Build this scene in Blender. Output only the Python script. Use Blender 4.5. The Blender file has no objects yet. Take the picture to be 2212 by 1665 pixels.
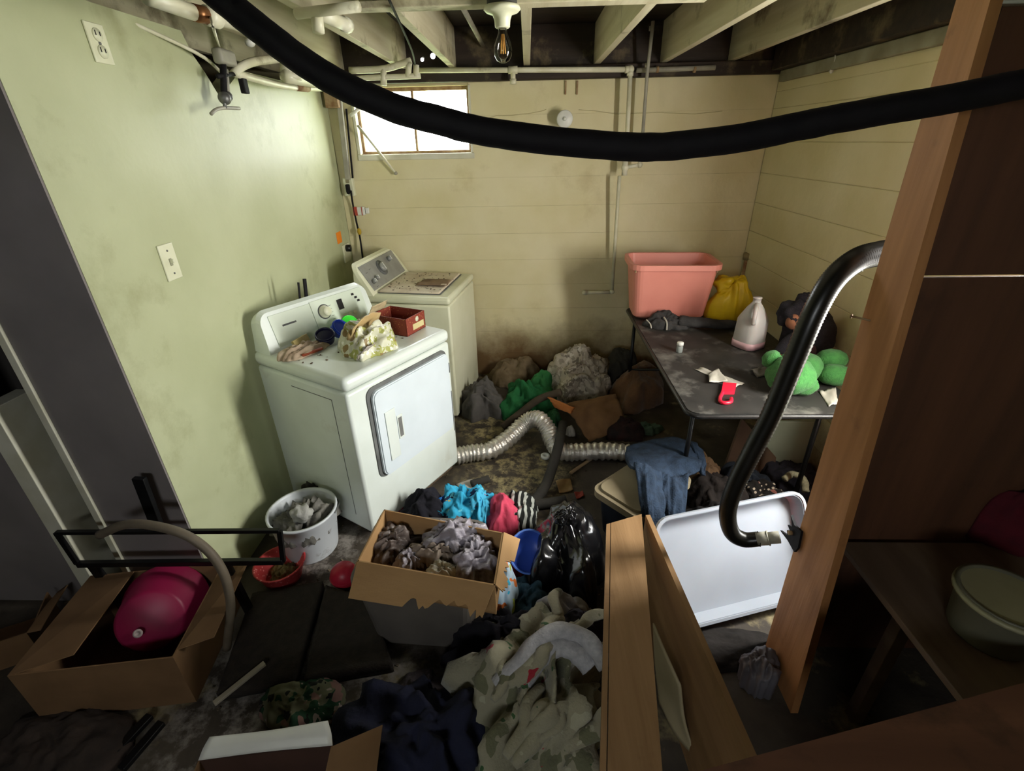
import bpy, bmesh, math, random
from mathutils import Vector, Matrix, Quaternion, noise as mnoise

# ------------------------------------------------------------------ camera
SC = bpy.context.scene
COL = SC.collection
PI = math.pi
CXP, CYP, FP, CAMH = 1106.0, 832.5, 1040.0, 1.84
def _axes():
    Y = Vector((34.0, 303 - CYP, FP)).normalized()
    vy = (-(FP * FP) - 34.0 * 44.0) / (303 - CYP)
    D = Vector((44.0, vy, FP)).normalized()
    X = D.cross(Y)
    return X, Y, -D
_X, _Y, _Z = _axes()
RW = Matrix((_X, _Y, _Z))            # world = RW @ (right, down, forward)
CAMP = Vector((0, 0, CAMH))
cam_data = bpy.data.cameras.new('camera')
cam = bpy.data.objects.new('camera', cam_data)
COL.objects.link(cam)
right, up, back = RW @ Vector((1, 0, 0)), RW @ Vector((0, -1, 0)), RW @ Vector((0, 0, -1))
M = Matrix((right, up, back)).transposed().to_4x4()
M.translation = CAMP
cam.matrix_world = M
cam_data.sensor_width = 36
cam_data.lens = 36 * FP / 2212
cam_data.clip_start = 0.02
SC.camera = cam

def at(u, v, x=None, y=None, z=None):
    """point of the room seen at a photograph pixel, on the plane x=, y= or z="""
    d = RW @ Vector((u - CXP, v - CYP, FP))
    t = x / d.x if x is not None else (y / d.y if y is not None else (z - CAMH) / d.z)
    return CAMP + d * t

# ------------------------------------------------------------------ world, light, exposure
YB, XL, XR, ZJ, ZC = 3.85, -1.40, 1.68, 2.28, 2.51      # back wall, left wall, right wall, joist underside, subfloor
SC.view_settings.view_transform = 'Standard'
SC.view_settings.look = 'None'
SC.view_settings.gamma = 1
SC.view_settings.use_curve_mapping = False
SC.view_settings.exposure = 1.6
world = bpy.data.worlds.new('overcast_sky')
SC.world = world
world.use_nodes = True
bg = world.node_tree.nodes['Background']
bg.inputs[0].default_value = (0.93, 0.97, 1.0, 1)
bg.inputs[1].default_value = 9.0
def portal(name, loc, rot, sx, sy):
    l = bpy.data.lights.new(name, 'AREA')
    l.shape = 'RECTANGLE'; l.size = sx; l.size_y = sy
    l.cycles.is_portal = True
    o = bpy.data.objects.new(name, l); COL.objects.link(o)
    o.location = loc; o.rotation_euler = rot
portal('daylight_portal_back', (-0.81, YB + 0.19, 1.975), (-PI / 2, 0, 0), 0.80, 0.42)
portal('daylight_portal_side', (XR + 0.19, 1.48, 1.26), (0, PI / 2, 0), 1.68, 0.34)
portal('daylight_portal_rear', (-0.45, -1.70, 1.925), (PI / 2, 0, 0), 0.9, 0.45)

def daylight(name, loc, rot, sx, sy, w, col):
    l = bpy.data.lights.new(name, 'AREA'); l.shape = 'RECTANGLE'; l.size = sx; l.size_y = sy; l.energy = w; l.color = col
    o = bpy.data.objects.new(name, l); COL.objects.link(o); o.location = loc; o.rotation_euler = rot
daylight('side_window_daylight', (XR + 0.03, 1.47, 1.50), (0, PI / 2, 0), 0.9, 0.26, 21, (1.0, 0.98, 0.91))
# ------------------------------------------------------------------ helpers
def nz(x, y=0.0, z=0.0): return mnoise.noise(Vector((x, y, z)))
class MB:
    def __init__(s): s.v = []; s.f = []; s.m = []; s.sm = []
    def add(s, vs, fs, mi=0, smooth=False):
        b = len(s.v)
        s.v += [Vector(p) for p in vs]
        s.f += [tuple(i + b for i in f) for f in fs]
        s.m += [mi] * len(fs); s.sm += [smooth] * len(fs)
        return s
    def xf(s, mat, start=0):
        for i in range(start, len(s.v)): s.v[i] = mat @ s.v[i]
        return s
    def box(s, a, b, bev=0.0, mat=None, mi=0, seg=2):
        x0, y0, z0 = a; x1, y1, z1 = b
        st = len(s.v)
        vs = [(x0, y0, z0), (x1, y0, z0), (x1, y1, z0), (x0, y1, z0), (x0, y0, z1), (x1, y0, z1), (x1, y1, z1), (x0, y1, z1)]
        fs = [(0, 3, 2, 1), (4, 5, 6, 7), (0, 1, 5, 4), (1, 2, 6, 5), (2, 3, 7, 6), (3, 0, 4, 7)]
        if bev > 0:
            bm = bmesh.new()
            vv = [bm.verts.new(p) for p in vs]
            for f in fs: bm.faces.new([vv[i] for i in f])
            bmesh.ops.bevel(bm, geom=bm.edges[:], offset=bev, segments=seg, affect='EDGES', profile=0.5)
            bm.verts.index_update()
            vs = [v.co.copy() for v in bm.verts]; fs = [[v.index for v in f.verts] for f in bm.faces]
            bm.free()
        s.add(vs, fs, mi, False)
        if bev > 0 and seg > 1:                      # only the rounded edges are smooth
            lim = 6
            areas = []
            for f in fs:
                p = [Vector(vs[i]) for i in f]; areas.append(sum(((p[k] - p[0]).cross(p[k + 1] - p[0])).length for k in range(1, len(p) - 1)))
            big = sorted(range(len(fs)), key=lambda i: -areas[i])[:6]
            for i in range(len(fs)):
                if i not in big: s.sm[len(s.sm) - len(fs) + i] = True
        if mat is not None: s.xf(mat, st)
        return s
    def beam(s, p, q, w, h, upv=(0, 0, 1), bev=0.0, mi=0):
        """box of section w x h running from p to q"""
        p, q = Vector(p), Vector(q); d = q - p; L = d.length; d.normalize()
        u = Vector(upv); sx = d.cross(u)
        if sx.length < 1e-4: sx = d.cross(Vector((1, 0, 0)))
        sx.normalize(); u = sx.cross(d)
        m = Matrix((sx, d, u)).transposed().to_4x4(); m.translation = p
        return s.box((-w / 2, 0, -h / 2), (w / 2, L, h / 2), bev, m, mi)
    def prism(s, poly, depth, mat=None, mi=0):
        """poly in local xy, extruded along z from 0 to depth"""
        n = len(poly); st = len(s.v)
        vs = [(x, y, 0) for x, y in poly] + [(x, y, depth) for x, y in poly]
        fs = [tuple(range(n - 1, -1, -1)), tuple(range(n, 2 * n))] + [(i, (i + 1) % n, n + (i + 1) % n, n + i) for i in range(n)]
        s.add(vs, fs, mi)
        if mat is not None: s.xf(mat, st)
        return s
    def tube(s, pts, r, n=12, caps=True, mi=0, smooth=True, sq=1.0):
        pts = [Vector(p) for p in pts]; m = len(pts)
        tans = [(pts[min(i + 1, m - 1)] - pts[max(i - 1, 0)]).normalized() for i in range(m)]
        a = Vector((0, 0, 1)) if abs(tans[0].z) < 0.9 else Vector((1, 0, 0))
        nrm = (a - tans[0] * a.dot(tans[0])).normalized()
        vs = []
        for i in range(m):
            t = tans[i]; nrm = nrm - t * nrm.dot(t); nrm.normalize(); bn = t.cross(nrm)
            for k in range(n):
                th = 2 * PI * k / n
                rr = r(i / (m - 1), th) if callable(r) else r
                vs.append(pts[i] + (nrm * math.cos(th) * sq + bn * math.sin(th)) * rr)
        fs = [(i * n + k, i * n + (k + 1) % n, (i + 1) * n + (k + 1) % n, (i + 1) * n + k) for i in range(m - 1) for k in range(n)]
        if caps: fs += [tuple(range(n - 1, -1, -1)), tuple(range((m - 1) * n, m * n))]
        return s.add(vs, fs, mi, smooth)
    def cyl(s, p, q, r, n=16, mi=0): return s.tube([p, q], r, n, True, mi)
    def lathe(s, prof, n=24, mat=None, mi=0, wob=None):
        """prof = [(r, z)], revolved about z"""
        st = len(s.v); m = len(prof); vs = []
        for i, (r, z) in enumerate(prof):
            for k in range(n):
                th = 2 * PI * k / n; rr = max(r, 1e-4) * (wob(th, z) if wob else 1)
                vs.append((rr * math.cos(th), rr * math.sin(th), z))
        fs = [(i * n + k, i * n + (k + 1) % n, (i + 1) * n + (k + 1) % n, (i + 1) * n + k) for i in range(m - 1) for k in range(n)]
        fs += [tuple(range(n - 1, -1, -1)), tuple(range((m - 1) * n, m * n))]
        s.add(vs, fs, mi, True)
        if mat is not None: s.xf(mat, st)
        return s
    def ball(s, c, r, sx=1, sy=1, sz=1, n=20, m=12, bump=0.0, seed=0.0, mat=None, mi=0):
        st = len(s.v); vs = []; c = Vector(c)
        for i in range(m + 1):
            ph = PI * i / m
            for k in range(n):
                th = 2 * PI * k / n
                d = Vector((math.sin(ph) * math.cos(th), math.sin(ph) * math.sin(th), math.cos(ph)))
                rr = r * (1 + bump * mnoise.noise(d * 1.7 + Vector((seed, seed * 2, 0))))
                p = Vector((d.x * sx, d.y * sy, d.z * sz)) * rr
                vs.append(c + (mat @ p if mat is not None else p))
        fs = [(i * n + k, (i + 1) * n + k, (i + 1) * n + (k + 1) % n, i * n + (k + 1) % n) for i in range(m) for k in range(n)]
        return s.add(vs, fs, mi, True)
    def heap(s, rx, ry, h, seed=0, fold=0.25, fr=2.2, q=0.55, ang=None, n=54, lop=0.22, base=0.0, mi=0, stretch=2.4, p=2.2):
        """a crumpled pile of cloth lying on z = base"""
        rnd = random.Random(seed); ox, oy, oz = [rnd.uniform(-50, 50) for _ in range(3)]
        a = rnd.uniform(0, PI) if ang is None else ang; ca, sa = math.cos(a), math.sin(a)
        vs = []; idx = {}
        R_ = n // 2; seg = n + 12
        vs.append(None)
        for i in range(1, R_ + 1):
            for k in range(seg): vs.append((i / R_, 2 * PI * k / seg))
        out = []
        for e in vs:
            if e is None: r, th = 0, 0
            else: r, th = e
            ux, uy = r * math.cos(th), r * math.sin(th)
            edge = 1 + lop * (mnoise.noise(Vector((math.cos(th) * 1.3 + ox, math.sin(th) * 1.3 + oy, oz))) * 1.6 + 0.5 * mnoise.noise(Vector((math.cos(th) * 4 + ox, math.sin(th) * 4, oz))))
            X, Yy = ux * edge * rx, uy * edge * ry
            lx, ly = ca * ux + sa * uy, (-sa * ux + ca * uy) * stretch
            wx = 0.55 * mnoise.noise(Vector((ux * 1.6 + ox, uy * 1.6, oz))); wy = 0.55 * mnoise.noise(Vector((ux * 1.6, uy * 1.6 + oy, oz + 9)))
            low = mnoise.noise(Vector((ux * 1.2 + ox, uy * 1.2 + oy, oz + 3)))
            dome = max(0.0, 1 - r ** p) ** q
            a1 = 0.6 + 0.8 * mnoise.noise(Vector((ux * 1.5 + oy, uy * 1.5 + ox, oz + 21)))
            f1 = 1.1 - 2.2 * math.sqrt(math.sin(ly * fr * 1.1 + wx * 4 + ox) ** 2 + 0.05) * a1
            f2 = math.sin((lx * 1.4 + ly * 0.5) * fr * 1.9 + wy * 7 + oy) * (0.5 + mnoise.noise(Vector((ux * 2 + ox, uy * 2 + 9, oz))))
            f3 = mnoise.noise(Vector((ux * 4.5 + ox, uy * 4.5 + oy, oz + 13)))
            f4 = 0.45 - math.sqrt(mnoise.noise(Vector((lx * 5 + wx * 3 + ox, ly * 2.6 + wy * 3, oz + 31))) ** 2 + 0.008) * 1.7
            A = fold * 0.62 * min(h, 0.85 * min(rx, ry))
            dsp = A * (0.75 * f1 + 0.5 * f2 + 0.6 * f3 + 0.55 * f4)
            k_ = r * min(1.0, h / max(rx, ry))
            z = h * dome * (0.88 + 0.40 * low) + dsp * (1 - 0.55 * k_) * dome ** 0.35
            X += math.cos(th) * dsp * k_ * 0.9; Yy += math.sin(th) * dsp * k_ * 0.9
            g = fold * 0.10 * (1 - r * 0.3)
            X += rx * g * mnoise.noise(Vector((ux * 3 + ox, uy * 3, 7.7))); Yy += ry * g * mnoise.noise(Vector((ux * 3, uy * 3 + oy, 3.3)))
            out.append((X, Yy, base + max(0.004 if r >= 1 else 0.006, z)))
        fs = [(0, 1 + k, 1 + (k + 1) % seg) for k in range(seg)]
        for i in range(R_ - 1):
            b0, b1 = 1 + i * seg, 1 + (i + 1) * seg
            fs += [(b0 + k, b1 + k, b1 + (k + 1) % seg, b0 + (k + 1) % seg) for k in range(seg)]
        b1 = 1 + (R_ - 1) * seg; b2 = len(out)
        out += [(out[b1 + k][0] * 0.985, out[b1 + k][1] * 0.985, base) for k in range(seg)]
        fs += [(b1 + k, b2 + k, b2 + (k + 1) % seg, b1 + (k + 1) % seg) for k in range(seg)]
        fs.append(tuple(b2 + k for k in range(seg - 1, -1, -1)))
        return s.add(out, fs, mi, True)
    def sheet(s, grid, nu=24, nv=24, th=0.004, fold=0.0, fr=3.0, seed=0, mi=0, dirs=(1.0, 1.0), ragged=0.0):
        """a smooth thick sheet through a grid of control points (rows of points)"""
        rnd = random.Random(seed); o = Vector((rnd.uniform(-40, 40), rnd.uniform(-40, 40), rnd.uniform(-40, 40)))
        def cr(P, t):
            m = len(P) - 1; x = min(max(t, 0), 1) * m; i = min(int(x), m - 1); x -= i
            p0, p1, p2, p3 = P[max(i - 1, 0)] if i > 0 else P[0] * 2 - P[1], P[i], P[i + 1], (P[i + 2] if i + 2 <= m else P[m] * 2 - P[m - 1])
            return 0.5 * ((p1 * 2) + (p2 - p0) * x + (p0 * 2 - p1 * 5 + p2 * 4 - p3) * x * x + (p1 * 3 - p0 - p2 * 3 + p3) * x ** 3)
        G = [[Vector(p) for p in row] for row in grid]
        pts = []
        for j in range(nv + 1):
            v_ = j / nv
            for i in range(nu + 1):
                u_ = i / nu
                uu = 0.5 + (u_ - 0.5) * (1 + ragged * nz(v_ * 9 + o.x, u_ * 2)) if ragged else u_
                vv = 0.5 + (v_ - 0.5) * (1 + ragged * nz(u_ * 9 + o.y, v_ * 2)) if ragged else v_
                pts.append(cr([cr(r, uu) for r in G], vv))
        W = nu + 1
        def nrm(i, j):
            a = pts[j * W + min(i + 1, nu)] - pts[j * W + max(i - 1, 0)]; b = pts[min(j + 1, nv) * W + i] - pts[max(j - 1, 0) * W + i]
            c = a.cross(b); return c.normalized() if c.length > 1e-9 else Vector((0, 0, 1))
        N = [nrm(i, j) for j in range(nv + 1) for i in range(W)]
        for j in range(nv + 1):
            for i in range(W):
                if fold:
                    q = Vector((i / nu * fr * dirs[0], j / nv * fr * dirs[1], 0)) + o
                    w = 0.5 * mnoise.noise(q * 0.7 + Vector((5, 5, 5)))
                    d = (1 - 2 * abs(mnoise.noise(q + Vector((w, w, 0))))) * fold
                    pts[j * W + i] = pts[j * W + i] + N[j * W + i] * d
        n0 = len(pts)
        vs = [p + N[k] * th / 2 for k, p in enumerate(pts)] + [p - N[k] * th / 2 for k, p in enumerate(pts)]
        fs = []
        for j in range(nv):
            for i in range(nu):
                a, b, c, d = j * W + i, j * W + i + 1, (j + 1) * W + i + 1, (j + 1) * W + i
                fs += [(a, b, c, d), (n0 + d, n0 + c, n0 + b, n0 + a)]
        ring = [i for i in range(W)] + [j * W + nu for j in range(1, nv + 1)] + [nv * W + i for i in range(nu - 1, -1, -1)] + [j * W for j in range(nv - 1, 0, -1)]
        for k in range(len(ring)):
            a, b = ring[k], ring[(k + 1) % len(ring)]
            fs.append((b, a, n0 + a, n0 + b))
        return s.add(vs, fs, mi, True)
    def build(s, name, mat, parent=None, loc=None):
        me = bpy.data.meshes.new(name)
        me.from_pydata(s.v, [], s.f)
        mats = mat if isinstance(mat, (list, tuple)) else [mat]
        for m in mats: me.materials.append(m)
        me.polygons.foreach_set('material_index', s.m)
        me.polygons.foreach_set('use_smooth', s.sm)
        me.update()
        bm = bmesh.new(); bm.from_mesh(me)
        bmesh.ops.recalc_face_normals(bm, faces=bm.faces[:])
        bm.to_mesh(me); bm.free()
        o = bpy.data.objects.new(name, me); COL.objects.link(o)
        if parent is not None: o.parent = parent
        if loc is not None: o.location = loc
        return o

def cr_path(P, n=8):
    """Catmull-Rom through points"""
    P = [Vector(p) for p in P]; out = []
    for i in range(len(P) - 1):
        p0 = P[i - 1] if i else P[0] * 2 - P[1]; p1, p2 = P[i], P[i + 1]; p3 = P[i + 2] if i + 2 < len(P) else P[-1] * 2 - P[-2]
        for k in range(n):
            x = k / n
            out.append(0.5 * ((p1 * 2) + (p2 - p0) * x + (p0 * 2 - p1 * 5 + p2 * 4 - p3) * x * x + (p1 * 3 - p0 - p2 * 3 + p3) * x ** 3))
    out.append(P[-1]); return out
def rr_poly(x0, y0, x1, y1, r, n=6):
    P_ = []
    for cx_, cy_, a0 in ((x1 - r, y0 + r, -PI / 2), (x1 - r, y1 - r, 0), (x0 + r, y1 - r, PI / 2), (x0 + r, y0 + r, PI)):
        for k in range(n + 1): a = a0 + k / n * PI / 2; P_.append((cx_ + r * math.cos(a), cy_ + r * math.sin(a)))
    return P_
def tag(o, label, cat, group=None):
    o['label'] = label; o['category'] = cat
    if group: o['group'] = group
    return o
def thing(name, label, cat, loc=(0, 0, 0), rz=0.0, group=None, rot=None):
    o = bpy.data.objects.new(name, None); COL.objects.link(o)
    o.empty_display_size = 0.05
    o.location = loc; o.rotation_euler = rot if rot else (0, 0, rz)
    return tag(o, label, cat, group)
def struct(name, mb, mat, label=None, parent=None):
    o = mb.build(name, mat, parent)
    if parent is None:
        o['kind'] = 'structure'
        if label: o['label'] = label; o['category'] = name.split('_')[0]
    return o

# ------------------------------------------------------------------ materials
MATS = {}
def hexc(h):
    h = h.lstrip('#'); c = [int(h[i:i + 2], 16) / 255 for i in (0, 2, 4)]
    return tuple((x / 12.92 if x <= 0.04045 else ((x + 0.055) / 1.055) ** 2.4) for x in c) + (1,)
def mat(name, c1, c2=None, scale=6.0, rough=0.7, metal=0.0, bump=0.0, bscale=None, detail=5, lo=0.35, hi=0.65, stain=None, sscale=2.0, slo=0.55, shi=0.72, spec=0.4, pattern=None, stretch=None, sheen=0.0, trans=0.0, alpha=1.0):
    if name in MATS: return MATS[name]
    m = bpy.data.materials.new(name); MATS[name] = m
    m.use_nodes = True; nt = m.node_tree; N = nt.nodes; L = nt.links
    b = N['Principled BSDF']
    b.inputs['Roughness'].default_value = rough; b.inputs['Metallic'].default_value = metal
    b.inputs['Specular IOR Level'].default_value = spec
    if sheen: b.inputs['Sheen Weight'].default_value = sheen
    if trans: b.inputs['Transmission Weight'].default_value = trans
    if alpha < 1: b.inputs['Alpha'].default_value = alpha
    tc = N.new('ShaderNodeTexCoord'); mp = N.new('ShaderNodeMapping'); L.new(tc.outputs['Object'], mp.inputs[0])
    if stretch: mp.inputs['Scale'].default_value = stretch
    c1 = hexc(c1); c2 = hexc(c2) if c2 else c1
    if pattern:                                            # printed cloth: [(kind, scale, threshold, colour), ...] over a ground
        base = N.new('ShaderNodeRGB'); base.outputs[0].default_value = c1; cur = base.outputs[0]
        for k, (kind, sc, t, colr) in enumerate(pattern):
            if kind == 'spots':
                t_ = N.new('ShaderNodeTexVoronoi'); t_.inputs['Scale'].default_value = sc; src = t_.outputs['Distance']; less = True
            elif kind == 'blot':
                t_ = N.new('ShaderNodeTexNoise'); t_.inputs['Scale'].default_value = sc; t_.inputs['Detail'].default_value = 2; src = t_.outputs['Fac']; less = False
                mp2 = N.new('ShaderNodeMapping'); mp2.inputs['Location'].default_value = (k * 7.3, k * 3.1, 0); L.new(mp.outputs[0], mp2.inputs[0]); L.new(mp2.outputs[0], t_.inputs['Vector'])
            elif kind == 'wave':
                t_ = N.new('ShaderNodeTexWave'); t_.inputs['Scale'].default_value = sc; t_.inputs['Distortion'].default_value = 6; src = t_.outputs['Fac']; less = False
            elif kind == 'lines':
                t_ = N.new('ShaderNodeTexWave'); t_.inputs['Scale'].default_value = sc; t_.inputs['Distortion'].default_value = 0; src = t_.outputs['Fac']; less = False
            if kind != 'blot': L.new(mp.outputs[0], t_.inputs['Vector'])
            mt = N.new('ShaderNodeMath'); mt.operation = 'LESS_THAN' if less else 'GREATER_THAN'; mt.inputs[1].default_value = t; L.new(src, mt.inputs[0])
            mx = N.new('ShaderNodeMix'); mx.data_type = 'RGBA'; L.new(mt.outputs[0], mx.inputs[0]); L.new(cur, mx.inputs[6]); mx.inputs[7].default_value = hexc(colr); cur = mx.outputs[2]
    else:
        no = N.new('ShaderNodeTexNoise'); no.inputs['Scale'].default_value = scale; no.inputs['Detail'].default_value = detail; L.new(mp.outputs[0], no.inputs['Vector'])
        rp = N.new('ShaderNodeValToRGB'); rp.color_ramp.elements[0].position = lo; rp.color_ramp.elements[1].position = hi
        rp.color_ramp.elements[0].color = c1; rp.color_ramp.elements[1].color = c2
        L.new(no.outputs['Fac'], rp.inputs[0]); cur = rp.outputs[0]
    if stain:
        n2 = N.new('ShaderNodeTexNoise'); n2.inputs['Scale'].default_value = sscale; n2.inputs['Detail'].default_value = 8; n2.inputs['Roughness'].default_value = 0.65; L.new(tc.outputs['Object'], n2.inputs['Vector'])
        r2 = N.new('ShaderNodeMapRange'); r2.inputs[1].default_value = slo; r2.inputs[2].default_value = shi; L.new(n2.outputs['Fac'], r2.inputs[0])
        mx = N.new('ShaderNodeMix'); mx.data_type = 'RGBA'; L.new(r2.outputs[0], mx.inputs[0]); L.new(cur, mx.inputs[6]); mx.inputs[7].default_value = hexc(stain); cur = mx.outputs[2]
    L.new(cur, b.inputs['Base Color'])
    if bump:
        nb = N.new('ShaderNodeTexNoise'); nb.inputs['Scale'].default_value = bscale or scale * 3; nb.inputs['Detail'].default_value = 6; L.new(mp.outputs[0], nb.inputs['Vector'])
        bp = N.new('ShaderNodeBump'); bp.inputs['Strength'].default_value = bump; bp.inputs['Distance'].default_value = 0.01; L.new(nb.outputs['Fac'], bp.inputs['Height']); L.new(bp.outputs[0], b.inputs['Normal'])
    return m
def wood(name, c1, c2, rough=0.65, stain=None, axis=(1, 1, 0.06), sc=22, **k):
    return mat(name, c1, c2, scale=sc, stretch=axis, rough=rough, bump=0.15, stain=stain, **k)
# ================================================================== THE SETTING
m_plaster = mat('plaster_left', '#b6ba96', '#adb18c', scale=3, rough=0.5, bump=0.08, bscale=30, stain='#88865f', sscale=2.3, slo=0.56, shi=0.80)
m_block = mat('painted_block', '#d6cda8', '#cdc398', scale=3, rough=0.6, bump=0.25, bscale=22, stain='#a8986c', sscale=1.6, slo=0.58, shi=0.85)
def worn_patches(m, c, spots, sc=16.0, t0=0.46, t1=0.62):
    """pale worn speckle on the concrete around given floor spots (x, y, radius)"""
    nt = m.node_tree; N = nt.nodes; L = nt.links; b = N['Principled BSDF']; cur = b.inputs['Base Color'].links[0].from_socket
    tc = N.new('ShaderNodeTexCoord'); no = N.new('ShaderNodeTexNoise'); no.inputs['Scale'].default_value = sc; no.inputs['Detail'].default_value = 9; no.inputs['Roughness'].default_value = 0.7; L.new(tc.outputs['Object'], no.inputs['Vector'])
    mr = N.new('ShaderNodeMapRange'); mr.inputs[1].default_value = t0; mr.inputs[2].default_value = t1; L.new(no.outputs['Fac'], mr.inputs[0])
    tot = None
    for x, y, r in spots:
        d = N.new('ShaderNodeVectorMath'); d.operation = 'DISTANCE'; L.new(tc.outputs['Object'], d.inputs[0]); d.inputs[1].default_value = (x, y, 0)
        q = N.new('ShaderNodeMapRange'); q.inputs[1].default_value = r; q.inputs[2].default_value = r * 0.45; L.new(d.outputs['Value'], q.inputs[0])
        if tot is None: tot = q.outputs[0]
        else:
            a = N.new('ShaderNodeMath'); a.operation = 'MAXIMUM'; L.new(tot, a.inputs[0]); L.new(q.outputs[0], a.inputs[1]); tot = a.outputs[0]
    mu = N.new('ShaderNodeMath'); mu.operation = 'MULTIPLY'; L.new(tot, mu.inputs[0]); L.new(mr.outputs[0], mu.inputs[1])
    mx = N.new('ShaderNodeMix'); mx.data_type = 'RGBA'; L.new(mu.outputs[0], mx.inputs[0]); L.new(cur, mx.inputs[6]); mx.inputs[7].default_value = hexc(c); L.new(mx.outputs[2], b.inputs['Base Color'])
def low_dirt(m, c, z0, z1):
    nt = m.node_tree; N = nt.nodes; L = nt.links; b = N['Principled BSDF']; src = b.inputs['Base Color'].links[0].from_socket
    tc = N.new('ShaderNodeTexCoord'); sp = N.new('ShaderNodeSeparateXYZ'); L.new(tc.outputs['Object'], sp.inputs[0])
    no = N.new('ShaderNodeTexNoise'); no.inputs['Scale'].default_value = 2.6; no.inputs['Detail'].default_value = 9; no.inputs['Roughness'].default_value = 0.7; L.new(tc.outputs['Object'], no.inputs['Vector'])
    ad = N.new('ShaderNodeMath'); ad.operation = 'MULTIPLY_ADD'; L.new(no.outputs['Fac'], ad.inputs[0]); ad.inputs[1].default_value = -0.75; L.new(sp.outputs[2], ad.inputs[2])
    mr = N.new('ShaderNodeMapRange'); mr.inputs[1].default_value = z1 - 0.375; mr.inputs[2].default_value = z0 - 0.375; L.new(ad.outputs[0], mr.inputs[0])
    mx = N.new('ShaderNodeMix'); mx.data_type = 'RGBA'; L.new(mr.outputs[0], mx.inputs[0]); L.new(src, mx.inputs[6]); mx.inputs[7].default_value = hexc(c); L.new(mx.outputs[2], b.inputs['Base Color'])
low_dirt(m_block, '#6e5534', 0.12, 0.52)
m_joint = mat('block_joint', '#c2b890', '#b6ab82', scale=6)
m_floor = mat('dirty_concrete', '#332c25', '#4e463b', scale=5, rough=0.75, bump=0.3, bscale=40, stain='#8f825f', sscale=3.2, slo=0.57, shi=0.68)
worn_patches(m_floor, '#a4966c', [(-0.08, 2.42, 0.42), (-0.25, 2.95, 0.3)])
worn_patches(m_floor, '#8d867e', [(-0.98, 1.70, 0.30), (-1.05, 1.0, 0.40), (-0.50, 1.02, 0.30)], 11)
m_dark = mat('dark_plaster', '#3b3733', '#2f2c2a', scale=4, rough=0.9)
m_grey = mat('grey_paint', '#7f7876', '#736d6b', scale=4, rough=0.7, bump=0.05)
m_joist = wood('painted_joist', '#c6bfa4', '#b3aa8c', stain='#5a4a38', sscale=3.5, axis=(1, 0.06, 1))
m_dkwood = wood('dark_old_wood', '#33261c', '#231a14', axis=(0.06, 1, 1), stain='#6f6248', sscale=5)
m_subfloor = wood('dark_subfloor', '#3a2f28', '#2a221d', axis=(0.06, 1, 1))
m_trimw = mat('white_trim', '#cfcdbb', '#c2bfa8', scale=9, rough=0.45)
m_rust = mat('rusty_steel', '#7b5a3c', '#a08a68', scale=18, rough=0.8, bump=0.3)
m_grass = mat('outdoor_grass', '#6c8a4a', '#8f9a68', scale=14, rough=0.9, bump=0.6)
m_leaf = mat('outdoor_leaf', '#6f8f4c', '#8aa763', scale=20, rough=0.6)

def wallpoly(mb, axis, u0, u1, v0, v1, hole, c, t):
    def bx(a, b, z0, z1):
        if axis == 'y': mb.box((a, c, z0), (b, c + t, z1))
        else: mb.box((c, a, z0), (c + t, b, z1))
    bx(u0, hole[0], v0, v1); bx(hole[1], u1, v0, v1); bx(hole[0], hole[1], v0, hole[2]); bx(hole[0], hole[1], hole[3], v1)
struct('floor', MB().box((-4, -1.6, -0.12), (XR + 0.2, YB + 0.2, 0)), m_floor, 'dirty concrete basement floor with pale worn patches')
# left wall with its broken upper edge
pl = [(1.47, 0), (YB, 0), (YB, 2.17), (2.75, 2.17), (2.62, 2.10), (2.51, 2.04), (2.44, 2.13), (2.38, 2.19), (2.345, 2.262), (1.47, 2.262)]
mm = Matrix(((0, 0, 1, 0), (1, 0, 0, 0), (0, 1, 0, 0), (0, 0, 0, 1)))
wl = MB().prism([(y, z) for y, z in pl], -0.09, Matrix.Translation((XL, 0, 0)) @ mm)
struct('wall_left', wl, m_plaster, 'pale green painted plaster wall behind the dryer')
# grey wall end, trim line, doorway and door left of it
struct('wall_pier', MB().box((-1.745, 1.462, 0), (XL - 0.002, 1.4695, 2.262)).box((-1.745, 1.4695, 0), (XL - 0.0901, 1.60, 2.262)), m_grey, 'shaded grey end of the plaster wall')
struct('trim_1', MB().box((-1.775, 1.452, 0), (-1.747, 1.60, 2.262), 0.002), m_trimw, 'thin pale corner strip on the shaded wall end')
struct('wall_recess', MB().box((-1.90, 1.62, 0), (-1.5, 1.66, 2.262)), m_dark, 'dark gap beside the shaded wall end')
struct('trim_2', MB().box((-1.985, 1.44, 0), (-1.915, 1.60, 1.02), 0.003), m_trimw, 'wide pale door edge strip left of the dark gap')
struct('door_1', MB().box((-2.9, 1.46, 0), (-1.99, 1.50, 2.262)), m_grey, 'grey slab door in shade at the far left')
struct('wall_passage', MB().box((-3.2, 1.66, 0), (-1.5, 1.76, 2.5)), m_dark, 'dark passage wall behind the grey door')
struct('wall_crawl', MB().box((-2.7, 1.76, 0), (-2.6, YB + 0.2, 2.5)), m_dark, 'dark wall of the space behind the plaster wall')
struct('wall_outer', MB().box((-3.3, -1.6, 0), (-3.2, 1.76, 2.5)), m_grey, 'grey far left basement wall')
wq = MB(); wallpoly(wq, 'y', -3.3, XR + 0.2, -0.06, 2.52, (-0.9, 0.0, 1.7, 2.15), -1.7, 0.1)
struct('wall_rear', wq, m_block, 'painted block wall behind the viewer')

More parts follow.
